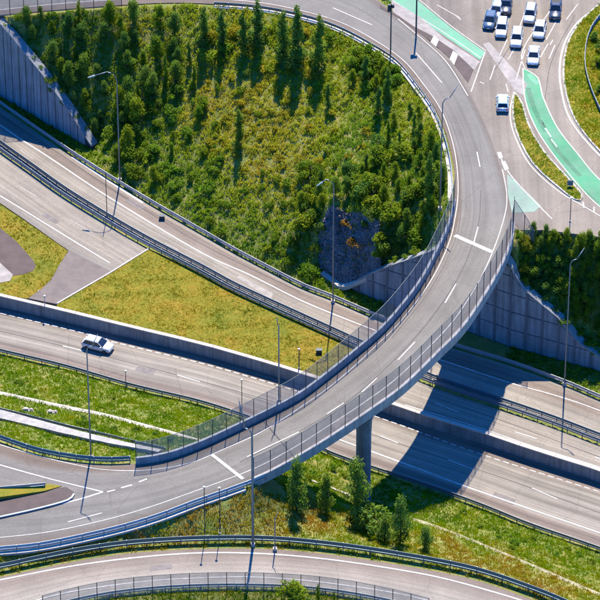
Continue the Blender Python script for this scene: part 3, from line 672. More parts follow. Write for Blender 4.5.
# kerb of the tunnel edge where carriageway B ends
P = np.array([at(57, 304, ZT), at(112, 272, ZT), at(149, 249, ZT)]); kb = thing('edge_kerb', 'straight concrete edge between carriageway and mown grass triangle', 'kerb', tuple(P[0]))
MB().sweep(resample(P-P[0], 3), [(-.14, 0), (.14, 0), (.14, .16), (-.14, .16)]).build('kerb_stone', M_KERB, kb)

# rock face of rough stones
def stone(mb, p, r, n):
    k = 6; v = []
    for z, s in ((-.5, .6), (0, 1), (.45, .55)):
        a0 = random.random()*6
        for a in range(k):
            rr = r*s*random.uniform(.75, 1.2); v.append((p[0]+rr*math.cos(a0+a*6.283/k), p[1]+rr*math.sin(a0+a*6.283/k)*.8, p[2]+r*z*random.uniform(.8, 1.2)))
    v.append((p[0], p[1], p[2]+r*.6)); f = [(i*k+a, i*k+(a+1) % k, (i+1)*k+(a+1) % k, (i+1)*k+a) for i in range(2) for a in range(k)]+[(2*k+a, 2*k+(a+1) % k, 3*k) for a in range(k)]
    mb.add(v, f)
rf = thing('rock_face', 'steep face of rough grey stones beside the inner bridge fence', 'rock face', tuple(FBW[0])); rb = np.array(FBW[0])
mb = MB(); mm = len(FBW); v = []
for i in range(mm):
    for k in range(9):
        tt = k/8; v.append((1-tt)*FBW[i]+tt*FTW[i]-rb+rng.normal(0, .12, 3))
mb.add(v, [(i*9+k, (i+1)*9+k, (i+1)*9+k+1, i*9+k+1) for i in range(mm-1) for k in range(8)]); mb.build('bank', plain('stone_bank', (.16, .15, .16), .95, 0, .4, 1.5), rf)
mb = MB()
for _ in range(900):
    s = random.random()*(mm-1.001); i = int(s); a = s-i; tt = random.random()**1.1
    p = (FBW[i]*(1-a)+FBW[i+1]*a)*(1-tt)+(FTW[i]*(1-a)+FTW[i+1]*a)*tt-rb; stone(mb, p+np.array((0, -.05, 0)), random.uniform(.16, .42), 0)
o = mb.build('rubble', M_STONE, rf); o['kind'] = 'stuff'
P = np.array([at(322,273,2.9), at(341,287,2.3), at(349,285,3.0), at(365,278,5.0), at(383,269,8.2)]); P = resample(P, 1.0)
MB().sweep(P-rb, [(-.45, -.6), (.45, -.6), (.45, .25), (-.45, .25)]).build('concrete_edge', M_PALE, rf)

M_TAN = plain('dusty_concrete', (.42, .37, .24), .9, 0, .35, .8)
M_LEAFO = leafmat('leaf_rusty', (.26, .15, .04), (.34, .20, .05))
# gutters and the low concrete channel on the bank
def gutter(pts, w_, label, h=.12, mat=None, name='drain_gutter', wend=None, cat='gutter'):
    P = np.array([hit(x, y) for x, y in resample(catmull(pts, 6), 5)]); P = resample(P, 1.0); P[:, 2] = gz(P[:, 0], P[:, 1]); b = P[0].copy()
    t = thing(name, label, cat, tuple(b)); n = side(P); rings = []
    for i, p in enumerate(P-b):
        wv = (w_+(wend-w_)*i/(len(P)-1) if wend else w_)/2; nn = np.array((n[i][0], n[i][1], 0))
        rings.append([p-nn*wv-zz*.4, p+nn*wv-zz*.4, p+nn*wv+zz*h, p-nn*wv+zz*h])
    loft(rings, 'channel', mat or M_PALE, t); return t
gutter([(-30,387),(0,394),(65,408),(100,415),(150,428),(200,442)], .8, 'thin pale drain line across the bank at left', .22)
gutter([(413,520),(443,530),(517,560),(587,590),(620,603)], .7, 'thin tan drain line across the bank at lower right', .12, M_TAN)
gutter([(303,478),(325,486),(350,496)], .5, 'short pale drain line behind the bridge pier trees', .2)
t = gutter([(-40,409),(0,418),(67,435),(110,445),(160,455)], 2.2, 'low raised concrete channel on the bank at left', .85, M_CONC, 'concrete_channel', .7)
P = np.array([hit(x, y) for x, y in resample(catmull([(-40,403),(0,412),(67,429),(110,439),(165,452)], 6), 6)]); P[:, 2] = gz(P[:, 0], P[:, 1])
guardrail(P, 'thin rail behind the low concrete channel', None, 2.5, M_STEELD, False, 1.15)
exec_later = []

# ------------------------------------------------------------------ kerbed grass islands
def island(name, label, poly, sub, cat='traffic island'):
    o, P = flat(None, name, label, poly, ZJ+.13, M_LAWN, thick=.3, smooth_sub=sub, cat=cat)
    Q = np.array([*P, P[0]]); 
    k = MB().sweep(resample(Q, .9), [(-.16, -.28), (.16, -.28), (.14, .03), (-.14, .03)]).build('kerb', M_KERB, o); return o, P
isl1, ISL1 = island('traffic_island', 'long grass traffic island beside the green lane', [(514,92),(522,103),(528,123),(543,150),(567,177),(582,195),(577,200),(560,188),(533,163),(517,133),(513,110)], 3)
isl2, ISL2 = island('roundabout_island', 'grassy roundabout island at the right edge with a curved guardrail', [(640,-25),(604,0),(582,20),(569,40),(564,63),(565,87),(575,119),(602,153),(640,186),(700,150),(700,0)], 3)

# ------------------------------------------------------------------ cars
def carpaint(name, col, metal=.0, rough=.28):
    m, nt, b, out = newmat(name); b.inputs['Base Color'].default_value = (*col, 1); b.inputs['Roughness'].default_value = rough; b.inputs['Metallic'].default_value = metal
    b.inputs['Coat Weight'].default_value = .5; b.inputs['Coat Roughness'].default_value = .08; return m
M_CW = carpaint('car_white', (.50, .51, .52)); M_CS = carpaint('car_silver', (.45, .47, .48), .4); M_CB = carpaint('car_blue', (.045, .085, .15)); M_CN = carpaint('car_navy', (.02, .03, .06)); M_CP = carpaint('car_pale_blue', (.40, .52, .58))
M_GLASS = carpaint('car_glass', (.012, .016, .022), 0, .08); M_TYRE = plain('tyre_rubber', (.015, .015, .016), .9); M_RIM = plain('wheel_rim', (.4, .4, .41), .35, .7)
M_HEADL = carpaint('headlight_glass', (.7, .72, .75), .2, .1); M_TAIL = carpaint('tail_lamp', (.35, .01, .01)); M_BLACK = plain('black_plastic', (.02, .02, .022), .6); M_PLATE = plain('number_plate', (.6, .6, .55), .5)
def car(kind, mat, loc, hd, label, group=None, sc=1.0, name='car', cat='car'):
    t = thing(name, label, cat, tuple(loc), hd, group); t.scale = (sc,)*3
    if kind == 'suv': L, W, H, bz = 4.7, 1.92, 1.80, 1.06; st = [(-.5,.38,.86,.86),(-.485,.30,1.0,.95),(-.42,.26,1.06,1),(.16,.26,1.06,1),(.24,.26,1.07,.99),(.40,.27,1.0,.97),(.475,.32,.90,.90),(.5,.40,.72,.80)]; gb = (-.475, .215); gt = (-.44, .07)
    elif kind == 'pickup': L, W, H, bz = 5.1, 1.9, 1.78, 1.02; st = [(-.5,.42,.95,.92),(-.49,.38,1.0,.97),(-.4,.30,1.0,1),(.18,.28,1.02,1),(.26,.28,1.03,.99),(.41,.28,.98,.97),(.48,.34,.88,.9),(.5,.42,.7,.82)]; gb = (-.11, .22); gt = (-.08, .09)
    elif kind == 'hatch': L, W, H, bz = 4.1, 1.78, 1.52, .92; st = [(-.5,.36,.74,.84),(-.48,.28,.90,.94),(-.42,.24,.93,1),(.18,.24,.93,1),(.26,.24,.92,.99),(.41,.25,.82,.96),(.475,.30,.70,.88),(.5,.38,.56,.76)]; gb = (-.46, .26); gt = (-.36, .06)
    else: L, W, H, bz = 4.6, 1.82, 1.46, .90; st = [(-.5,.38,.80,.82),(-.48,.28,.90,.92),(-.38,.24,.93,1),(.14,.24,.92,1),(.24,.24,.90,.99),(.41,.25,.80,.96),(.475,.30,.68,.88),(.5,.38,.54,.76)]; gb = (-.38, .24); gt = (-.22, .06)
    v = []; m = 10
    for x, z0, z1, k in st:
        h = W/2*k; zm = z0+(z1-z0)*.55
        ring = [(-h*.9, z0), (h*.9, z0), (h, z0+.12), (h*1.0, zm), (h*.965, z1-.07), (h*.86, z1), (-h*.86, z1), (-h*.965, z1-.07), (-h, zm), (-h, z0+.12)]
        v += [(x*L, y, z) for y, z in ring]
    f = [(i*m+k, i*m+(k+1) % m, (i+1)*m+(k+1) % m, (i+1)*m+k) for i in range(len(st)-1) for k in range(m)]+[tuple(range(m))[::-1], tuple((len(st)-1)*m+k for k in range(m))]
    me = MB().add(v, f).mesh('body', True); bm = bmesh.new(); bm.from_mesh(me); bmesh.ops.recalc_face_normals(bm, faces=bm.faces); bm.to_mesh(me); bm.free(); me.set_sharp_from_angle(angle=R(38))
    body = link('body', me, mat, t)
    hb, ht = W/2*.90, W/2*.72; zb = bz-.02; zt = H-.09
    b4 = [(gb[0]*L, -hb, zb), (gb[1]*L, -hb, zb), (gb[1]*L, hb, zb), (gb[0]*L, hb, zb)]; t4 = [(gt[0]*L, -ht, zt), (gt[1]*L, -ht, zt), (gt[1]*L, ht, zt), (gt[0]*L, ht, zt)]
    MB().hexa(b4, t4).build('window_glass', M_GLASS, t)
    e = .05; r4 = [(gt[0]*L-e, -ht-.03, zt), (gt[1]*L+e, -ht-.03, zt), (gt[1]*L+e, ht+.03, zt), (gt[0]*L-e, ht+.03, zt)]; r5 = [(gt[0]*L+.1, -ht+.1, H), (gt[1]*L-.12, -ht+.1, H), (gt[1]*L-.12, ht-.1, H), (gt[0]*L+.1, ht-.1, H)]
    MB().hexa(r4, r5).build('roof', mat, t)
    for i in range(4):
        MB().tube([Vector(b4[i])*1.0+Vector((0, 0, -.02)), t4[i]], .055, 5).build('pillar', mat, t)
    for sy in (-1, 1):
        for xx in ((-.08,) if kind != 'suv' else (-.06, -.28)):
            MB().tube([(xx*L, sy*hb*1.0, zb), (xx*L, sy*(ht+.01), zt)], .05, 5).build('pillar', mat, t)
    wr = .36 if kind in ('suv', 'pickup') else .31
    for xx in (-.30, .31):
        for sy in (-1, 1):
            wm = MB(); n = 16; vv = []
            for y, r in ((-.11, wr*.86), (-.09, wr), (.09, wr), (.11, wr*.86)): vv += [(r*math.cos(6.2832*k/n), y, r*math.sin(6.2832*k/n)) for k in range(n)]
            wm.add(vv, [(i*n+k, i*n+(k+1) % n, (i+1)*n+(k+1) % n, (i+1)*n+k) for i in range(3) for k in range(n)]+[tuple(range(n)), tuple(3*n+k for k in range(n))])
            wh = wm.build('wheel', M_TYRE, t); wh.location = (xx*L, sy*(W/2-.08), wr)
            rm = MB(); rm.add([(.66*wr*math.cos(6.2832*k/n), sy*.118, .66*wr*math.sin(6.2832*k/n)) for k in range(n)]+[(0, sy*.09, 0)], [(k, (k+1) % n, n) for k in range(n)]).build('rim', M_RIM, wh)
    z1 = st[-2][2]
    for sy in (-1, 1):
        MB().hexa([(L*.468, sy*W*.34-.2, z1-.22), (L*.5, sy*W*.31-.18, z1-.24), (L*.5, sy*W*.31+.12, z1-.24), (L*.468, sy*W*.34+.14, z1-.22)], [(L*.455, sy*W*.34-.2, z1-.02), (L*.487, sy*W*.31-.18, z1-.07), (L*.487, sy*W*.31+.12, z1-.07), (L*.455, sy*W*.34+.14, z1-.02)]).build('headlight', M_HEADL, t)
        MB().box((-L*.49, sy*W*.36, bz-.2), (.12, .24, .26)).build('tail_light', M_TAIL, t)
        MB().box((gb[1]*L-.25, sy*(W/2+.06), bz+.06), (.14, .2, .14)).build('mirror', mat, t)
        for xx in (-.02, -.22)[:1 if kind == 'pickup' else 2]: MB().box((xx*L-.1, sy*(W/2+.005), bz-.14), (.2, .04, .04)).build('door_handle', M_BLACK, t)
    MB().box((L*.488, 0, z1-.2), (.06, W*.42, .18)).build('grille', M_BLACK, t)
    MB().box((L*.492, 0, .42), (.06, W*.72, .16)).build('bumper', M_BLACK, t); MB().box((-L*.492, 0, .46), (.06, W*.74, .16)).build('bumper', M_BLACK, t)
    MB().box((L*.508, 0, .46), (.02, .45, .12)).build('number_plate', M_PLATE, t)
    if kind == 'pickup': MB().box((-.31*L, 0, 1.005), (.34*L, W*.78, .03)).build('load_bed', M_BLACK, t)
    if kind == 'suv':
        for sy in (-1, 1): MB().tube([(gt[0]*L+.2, sy*(ht-.1), H+.04), (gt[1]*L-.3, sy*(ht-.1), H+.04)], .03, 5).build('roof_rail', M_STEEL, t)
    return t
def place_car(kind, mat, c, ahead, key, label, group=None, sc=1.0, dn=3.5):
    a = hit(c[0], c[1]+dn, (key,)); b = hit(c[0]+ahead[0], c[1]+dn+ahead[1], (key,)); car(kind, mat, a, math.atan2(b.y-a.y, b.x-a.x), label, group, sc)
place_car('hatch', M_CW, (98, 344), (20, 5.2), 'C', 'white car driving alone on the lower carriageway', None, 1.22, 4)
Q_ = 'cars queueing at the junction'
place_car('hatch', M_CB, (490, 20), (-5, 20), 'J', 'blue car at the left end of the queue at the junction', Q_, 1.12)
place_car('suv', M_CW, (501.5, 28), (-2.5, 20), 'J', 'white car just right of the blue car in the queue', Q_, 1.0)
place_car('sedan', M_CS, (496.5, 9), (-6, 20), 'J', 'silver car close behind the blue car in the queue', Q_, 1.08)
place_car('suv', M_CN, (506, 5), (-2, 20), 'J', 'dark car at the top edge behind the silver car', Q_, 1.0)
place_car('suv', M_CW, (516.5, 38), (-2.5, 20), 'J', 'white car furthest forward in the middle of the queue', Q_, 1.0)
place_car('suv', M_CS, (530, 14), (-4, 20), 'J', 'silver car in the middle lane near the top edge', Q_, 1.0)
place_car('hatch', M_CW, (539.5, 29.5), (-4, 20), 'J', 'white car in the right lane between two other cars', Q_, 1.1)
place_car('pickup', M_CN, (555.5, 9), (-2, 20), 'J', 'dark pickup at the right end of the queue', Q_, 1.02)
place_car('sedan', M_CW, (533.5, 55), (-2, 20), 'J', 'white car stopped at the head of the green lane', Q_, 1.08)
place_car('hatch', M_CP, (502.5, 102), (0, -20), 'J', 'pale blue car alone on the slip lane beside the grass island', None, 1.1)

# ------------------------------------------------------------------ lamps, signals, signs
def lamp(base, toppy, tip, label, r=.13, head='long', mat=None, group='street lamps'):
    h = height_to(base, toppy); x0, _ = proj(base+Vector((0, 0, h))); dx = (tip[0]-x0)/S0*1.0; dz = (toppy-tip[1])/(S0*math.cos(PITCH))
    t = thing('street_lamp', label, 'street lamp', tuple(base), 0, group); mat = mat or M_POLE
    k = min(2.2, abs(dx)*.8); sg = 1 if dx > 0 else -1
    P = [(0, 0, -.3), (0, 0, h*.5), (0, 0, h-k)]+[(sg*k*.9*(1-math.cos(a)), 0, h-k+k*.85*math.sin(a)) for a in (.35, .7, 1.05, 1.35)]
    MB().tube(P, [r, r*.85, r*.7]+[r*.6]*4, 8).build('pole', mat, t, True)
    e = Vector(P[-1]); end = Vector((dx, 0, h+dz)); MB().tube([e, end], [r*.6, r*.45], 6).build('arm', mat, t, True)
    d = (end-e).normalized(); c = end+d*.1; wv = Vector((0, .2, 0)); up = Vector((0, 0, .09))
    MB().hexa([c-d*.55-wv-up, c+d*.75-wv*.6-up*.4, c+d*.75+wv*.6-up*.4, c-d*.55+wv-up], [c-d*.5-wv*.7+up, c+d*.7-wv*.4+up*.6, c+d*.7+wv*.4+up*.6, c-d*.5+wv*.7+up]).build('lamp_head', M_LAMP, t)
    MB().box((0, 0, .25), (.6, .6, .7)).build('base', M_CONC, t)
    MB().box((0, -r, 1.2), (.16, .08, .5)).build('service_door', M_STEELD, t)
    return t
lamp(hit(120, 181), 70, (92, 76), 'street lamp with long left arm in front of dark thicket')
lamp(hit(333, 303), 178, (321, 183), 'street lamp rising past the grey rock face')
lamp(hit(440, 210), 96, (455, 89), 'street lamp with arm over the ramp at the inner bend')
lamp(at(564.5, 385, ZT), 258, (581, 252), 'street lamp behind the guardrail in front of the right-hand trees')
lamp(hit(253, 546), 427, (241, 404), 'heavy curved street lamp standing in the dry grass by the bottom road', .2, mat=M_STEELD)
lamp(hit(91, 459), 345, (95, 339), 'street lamp on the left bank whose top meets the lone white car')
lamp(at(279, 402, 18.7), 325, (277, 319), 'street lamp behind the inner bridge fence near the low wall')
lamp(hit(275, 551), 517, (277, 514), 'short lamp post on the verge of the bottom road', .1)
def post(base, toppy, label, name='sign_post', cat='post', r=.07, sign=None, mat=None):
    h = height_to(base, toppy); t = thing(name, label, cat, tuple(base)); MB().tube([(0, 0, -.3), (0, 0, h)], [r, r*.8], 6).build('pole', mat or M_POST, t); MB().box((0, 0, .1), (.35, .35, .3)).build('base', M_CONC, t)
    if sign == 'plate': MB().box((0, -.08, h-.5), (.95, .05, .95)).build('sign_plate', M_STEELD, t)
    elif sign == 'signal':
        MB().box((-.35, -.1, h-.7), (.5, .4, 1.3)).build('signal_head', M_POST, t)
        MB().box((.3, 0, h-.4), (.4, .4, .6)).build('camera_box', M_POST, t)
    elif sign == 'cap': MB().box((0, 0, h), (.34, .34, .16)).build('cap', M_STEELD, t)
    return t
post(at(107, 216, ZT), 172, 'thin bare pole on the median at left', 'pole')
post(at(390.5, 57, 20.6), 4, 'dark signal pole on the inner verge of the ramp', 'signal_pole', 'signal', .12, 'signal')
post(at(416, 38, ZJ), -8, 'dark pole standing at the hatched band by the green lane', 'signal_pole', 'signal', .15, 'signal')
post(hit(570, 187, ('J',)), 180, 'small dark sign on the tip of the grass island', 'road_sign', 'sign', .08, 'plate')
post(at(570, 222, 20.6), 198, 'thin dark post above the right-hand trees', 'post', 'post', .07, 'cap')
post(hit(205, 537), 487, 'tall thin pole in the verge left of the curved lamp', 'pole', 'post', .07, 'cap')
post(hit(220, 534), 488, 'tall thin pole nearest the curved lamp in the verge', 'pole', 'post', .07, 'cap')
post(at(299, 369, ZT), 349, 'short grey post on the mown grass triangle near its corner', 'post', 'post', .09, 'cap')
post(hit(242, 412), 380, 'short marker post beside the lower carriageway guardrail near the bridge', 'post', 'post', .06, 'cap')
post(hit(126, 388), 371, 'short marker post on the left bank behind the guardrail', 'post', 'post', .06, 'cap')
post(at(45, 306, ZT), 296, 'tiny white marker on the bare pavement wedge', 'marker', 'post', .07, 'cap', M_WHITE)
for px, py, lab in ((162, 219, 'small dark box on the shoulder of the upper carriageway'), (319, 353, 'small dark box standing in for a shadow blob on the mown triangle by the bridge fence')):  # the box on the triangle is added to stand for a shadow blob
    b = hit(px, py, ('A',)) if px < 300 else hit(px, py, ('tri',)); t = thing('dark_box', lab, 'box', tuple(b)); MB().box((0, 0, .35), (.9, .6, .7)).build('box_body', M_POST, t); MB().box((0, 0, .73), (1.0, .7, .06)).build('lid', M_POST, t)

# ------------------------------------------------------------------ foliage
def foliage(name, blobs, n, size, seed, squash=1.0):
    r_ = np.random.default_rng(seed); B = np.array(blobs, float); vol = B[:, 3]*B[:, 4]*B[:, 5]; vol = vol**.75; pick = r_.choice(len(B), n, p=vol/vol.sum())
    d = r_.normal(size=(n, 3)); d /= np.linalg.norm(d, axis=1, keepdims=True); rad = r_.random(n)**.38
    C = B[pick, :3]+d*B[pick, 3:]*rad[:, None]
    nrm = d+r_.normal(0, .75, (n, 3))+np.array((0, 0, .35)); nrm /= np.linalg.norm(nrm, axis=1, keepdims=True)
    a = np.cross(nrm, r_.normal(size=(n, 3))); a /= np.linalg.norm(a, axis=1, keepdims=True); b = np.cross(nrm, a)
    s = size*r_.uniform(.55, 1.35, n)[:, None]; w_ = s*r_.uniform(.45, .75, n)[:, None]
    V = np.stack([C-a*s, C-b*w_, C+a*s, C+b*w_], 1).reshape(-1, 3)
    tint = r_.uniform(.72, 1.3, n); hue = r_.uniform(-.12, .16, n); br_ = r_.uniform(.85, 1.18, len(B))[pick]
    col = np.stack([tint*br_*(1+hue), tint*br_, tint*br_*(1-hue)], 1); col = np.repeat(col, 4, 0)
    return fast_mesh(name, V, np.arange(4*n).reshape(n, 4), col)
def blobs_tree(seed, H, Rr, k, z0=.25):
    r_ = random.Random(seed); out = []
    for i in range(k):
        t = z0+(1-z0)*(i+.5)/k; env = math.sin(min(1, (t-z0)/(1-z0)*1.05+.12)*math.pi)**.6
        a = r_.uniform(0, 6.28); q = Rr*env*r_.uniform(.15, .75); s = Rr*r_.uniform(.34, .6)
        out.append((q*math.cos(a), q*math.sin(a), H*t, s, s, s*r_.uniform(.7, 1.0)))
    return out
def blobs_col(seed, H, Rr, k):
    r_ = random.Random(seed); out = []
    for i in range(k):
        t = .10+.88*i/(k-1); e = Rr*(1.0-.55*t**2.2)*r_.uniform(.6, 1.1); a = r_.uniform(0, 6.28); q = Rr*.5*r_.random()*(1.1-t*.6)
        out.append((q*math.cos(a), q*math.sin(a), H*t, e*.8, e*.8, H/k*.9))
    return out
def blobs_shrub(seed, H, Rr, k):
    r_ = random.Random(seed); out = []
    for i in range(k):
        a = r_.uniform(0, 6.28); q = Rr*math.sqrt(r_.random())*.8; s = Rr*r_.uniform(.3, .5); out.append((q*math.cos(a), q*math.sin(a), H*r_.uniform(.3, .72)*(1-.35*q/Rr), s, s, s*.9))
    return out
def trunk_mesh(seed, H, Rr, branches):
    r_ = random.Random(seed); mb = MB(); P = [(0, 0, -.4)]; x = y = 0
    for i in range(1, 6): x += r_.uniform(-.06, .06)*Rr; y += r_.uniform(-.06, .06)*Rr; P.append((x, y, H*.9*i/5))
    mb.tube(P, [Rr*.085*(1-.16*i) for i in range(6)], 6)
    for i in range(branches):
        j = r_.randint(1, 4); p = Vector(P[j]); a = r_.uniform(0, 6.28); e = p+Vector((math.cos(a)*Rr*.6, math.sin(a)*Rr*.6, H*.14)); m_ = (p+e)/2+Vector((0, 0, H*.02)); mb.tube([p, m_, e], [Rr*.035, Rr*.026, Rr*.012], 5)
    return mb.mesh('trunk')
PROTO = {'bushy': [], 'tree': [], 'col': [], 'shrub': [], 'low': []}
for i in range(5): PROTO['tree'].append((foliage('crown', blobs_tree(i, 6, 2.0, 17), 2600, .155, 10+i), trunk_mesh(i, 6, 2.0, 7)))
for i in range(4): PROTO['bushy'].append((foliage('crown', blobs_tree(80+i, 6, 1.9, 18, .06), 2600, .15, 90+i), trunk_mesh(80+i, 6, 1.9, 7)))
for i in range(4): PROTO['col'].append((foliage('crown', blobs_col(20+i, 8, 1.15, 11), 2000, .15, 30+i), trunk_mesh(20+i, 8, 1.15, 8)))
for i in range(5): PROTO['shrub'].append((foliage('crown', blobs_shrub(40+i, 2.6, 1.6, 11), 1300, .14, 50+i), trunk_mesh(40+i, 2.0, 1.6, 5)))
for i in range(4): PROTO['low'].append((foliage('crown', blobs_shrub(60+i, 1.2, 1.0, 8), 420, .13, 70+i), None))
for k in PROTO:
    for c, tr in PROTO[k]:
        c.materials.append(None)
        if tr: tr.materials.append(M_SOIL)
NAMES = {'bushy': ('tree', 'tree'), 'tree': ('tree', 'tree'), 'col': ('slender_tree', 'tree'), 'shrub': ('shrub', 'shrub'), 'low': ('shrub', 'shrub')}
def plant(kind, p, h, mat, label, group=None, fat=1.0):
    c, tr = random.choice(PROTO[kind]); H0 = {'bushy': 6.4, 'tree': 6.4, 'col': 8.2, 'shrub': 2.5, 'low': 1.2}[kind]; s = h/H0
    nm, cat = NAMES[kind]; t = thing(nm, label, cat, tuple(p), random.uniform(0, 6.28), group)
    t.scale = (s*fat*random.uniform(.88, 1.12), s*fat*random.uniform(.88, 1.12), s)
    o = link('crown', c, None, t); o.material_slots[0].link = 'OBJECT'; o.material_slots[0].material = mat
    if tr is not None: link('trunk', tr, None, t)
    return t
def inside(poly, x, y):
    P = np.asarray(poly, float); x = np.atleast_1d(x); y = np.atleast_1d(y); c = np.zeros(x.shape, bool); j = len(P)-1
    for i in range(len(P)):
        k = ((P[i, 1] > y) != (P[j, 1] > y)) & (x < (P[j, 0]-P[i, 0])*(y-P[i, 1])/(P[j, 1]-P[i, 1]+1e-12)+P[i, 0]); c ^= k; j = i
    return c
def scatter(poly, n, dmin, kinds, hr, mats, label, group, fat=1.0, avoid=()):
    P = np.asarray(poly, float); out = []; made = []; tries = 0
    while len(out) < n and tries < n*60:
        tries += 1; x = random.uniform(P[:, 0].min(), P[:, 0].max()); y = random.uniform(P[:, 1].min(), P[:, 1].max())
        if not inside(poly, x, y)[0] or any(inside(a, x, y)[0] for a in avoid): continue
        q = hit(x, y)
        if any((q-o).length < dmin for o in out): continue
        i = int((q.x-X0)/STEP); j = int((q.y-Y0)/STEP)
        if ROADMASK[j, i] or ROADMASK[j+1, i] or ROADMASK[j, i+1]: continue
        hh = random.uniform(*hr); out.append(q); made.append((x, y, hh, plant(random.choice(kinds), q, hh, random.choice(mats), label, group, fat)))
    used = set()
    for word, f in (('tallest', lambda m: -m[2]), ('leftmost', lambda m: m[0]), ('rightmost', lambda m: -m[0]), ('uppermost', lambda m: m[1]), ('lowest standing', lambda m: -m[1])):
        c = [m for m in made if m[3].name not in used]
        if len(c) > 3: m = min(c, key=f); used.add(m[3].name); m[3]['label'] = word+' '+label
    for m in made:
        if m[3].name not in used: m[3]['label'] = label+', inside the group'
# slender trees below the top road
for (x, y, tp, lab) in ((204,45,3,'leftmost of the slender dark trees below the top road'),(222,50,6,'second slender dark tree from the left below the top road'),(244,50,7,'third slender dark tree from the left below the top road'),(257,47,-4,'slender dark tree reaching the top edge, fourth from left'),(283,62,6,'fifth slender dark tree from the left below the top road'),(297,66,0,'tallest slender dark tree below the top road, sixth from left'),(318,70,9,'rightmost of the slender dark trees below the top road')):
    q = hit(x, y); plant('col', q, height_to(q, tp)*.9, M_LEAFS, lab, 'slender trees below the top road', 1.15)
for (x, y, tp, lab) in ((388,101,60,'dark slender tree near the guardrail inside the ramp bend'),(378,114,78,'dark slender tree left of the one by the ramp guardrail'),(365,82,48,'slender tree in the bush group below the bend'),(328,107,78,'lone small dark tree in the middle of the yellow scrub'),(366,171,148,'small dark tree alone above the right-hand thicket'),(239,146,100,'dark upright tree at the left of the yellow scrub'),(430,200,140,'dark upright tree in the thicket beside the bridge lamp')):
    q = hit(x, y); plant('col', q, height_to(q, tp)*.8, M_LEAFS, lab, None, 1.15)
for (x, y, tp, k, lab) in ((297,511,458,'bushy','tall bright tree under the bridge edge, leftmost of the row'),(326,513,472,'bushy','slim bright tree second from the left below the bridge'),(356,519,461,'bushy','tall bright tree directly in front of the bridge pier'),(373,532,503,'shrub','small leafy tree right of the bridge pier'),(400,543,498,'bushy','bushy tree at the edge of the bridge shadow'),(385,541,517,'bushy','small bushy tree between the pier and the bridge shadow'),(425,551,528,'bushy','small round tree rightmost of the row by the bottom road')):
    q = hit(x, y); plant(k, q, height_to(q, tp), M_LEAFS, lab, None, .62 if y-tp > 40 else .9)
scatter([(20,17),(60,20),(130,18),(190,26),(206,55),(200,90),(160,112),(140,155),(118,150),(92,132),(66,98),(42,60)], 50, 1.9, ['bushy', 'tree', 'bushy', 'col'], (2.8, 5.2), [M_LEAFD, M_LEAFS, M_LEAF], 'dark green tree in the dense thicket beside the tall left wall', 'thicket beside the tall left wall')
scatter([(100,118),(150,95),(205,90),(200,130),(170,165),(150,190),(118,172)], 22, 2.2, ['tree', 'shrub', 'shrub'], (1.6, 3.4), [M_LEAF, M_LEAF, M_LEAFB], 'green tree on the slope behind the left street lamp', 'trees behind the left street lamp')
scatter([(345,195),(380,150),(398,108),(432,120),(446,168),(440,205),(415,245),(388,258),(383,215),(350,200)], 44, 1.9, ['bushy', 'bushy', 'shrub', 'col'], (2.2, 4.4), [M_LEAF, M_LEAF, M_LEAFD], 'green tree in the thicket between the rock face and the ramp', 'thicket inside the ramp bend')
scatter([(300,175),(350,170),(385,195),(375,212),(335,198),(318,215),(300,235)], 16, 1.7, ['tree', 'shrub'], (2.0, 4.0), [M_LEAFD, M_LEAF], 'tree standing along the crest of the grey rock face', 'trees around the rock face')
scatter([(345,55),(372,50),(398,72),(402,100),(372,96),(345,80)], 15, 1.5, ['tree', 'shrub'], (2.2, 4.0), [M_LEAF, M_LEAFB], 'leafy bush in the clump below the ramp bend', 'bush clump below the bend')
scatter([(521,246),(548,240),(566,242),(566,312),(545,296),(520,274)], 30, 1.15, ['shrub', 'bushy', 'bushy'], (1.8, 2.8), [M_LEAF, M_LEAFS, M_LEAFD], 'bush on the bank between the outer fence and the right-hand street lamp', 'bushes beside the outer fence')
scatter([(566,242),(605,246),(640,252),(640,376),(602,346),(566,312)], 58, 1.2, ['tree', 'bushy', 'bushy'], (2.6, 4.0), [M_LEAF, M_LEAF, M_LEAFD], 'tree on the steep bank right of the tall right-hand street lamp', 'trees above the abutment wall')
scatter([(532,235),(600,240),(640,247),(640,256),(600,251),(545,246)], 18, 1.3, ['tree', 'bushy'], (2.4, 3.6), [M_LEAF, M_LEAFS], 'tree along the crest of the bank below the junction', 'trees on the crest below the junction')
scatter([(516,240),(528,248),(530,285),(517,275)], 5, 1.1, ['shrub'], (1.6, 2.4), [M_LEAFY], 'yellow-green bush next to the outer bridge fence', 'yellow bushes by the outer fence')
scatter([(210,70),(330,75),(400,110),(380,150),(340,180),(250,185),(205,150),(190,120)], 62, 1.6, ['low', 'low', 'low', 'shrub'], (.6, 1.4), [M_LEAFY, M_LEAFY, M_LEAF], 'low olive bush in the open yellow scrub', 'low bushes in the yellow scrub')
scatter([(190,30),(330,28),(345,60),(330,80),(210,75)], 26, 1.5, ['low', 'shrub'], (.9, 2.4), [M_LEAFY, M_LEAF, M_LEAFD], 'low bush on the slope between the slender trees', 'low bushes among the slender trees')
scatter([(120,172),(150,150),(200,150),(300,185),(310,240),(318,275),(300,278),(230,240),(160,195)], 38, 1.5, ['low', 'low', 'shrub'], (.8, 2.0), [M_LEAF, M_LEAFB, M_LEAF], 'low green bush on the foot of the slope above the guardrail', 'low bushes above the guardrail')
q = hit(309, 278); plant('shrub', q, 3.0, M_LEAFB, 'bright green round bush left of the grey rock face', None, 1.0)
scatter([(0,372),(200,412),(180,425),(0,392)], 10, 2.5, ['low'], (.5, .9), [M_LEAFB, M_LEAF], 'tiny bush on the bright bank above the thin drain line', 'tiny bushes on the left bank')
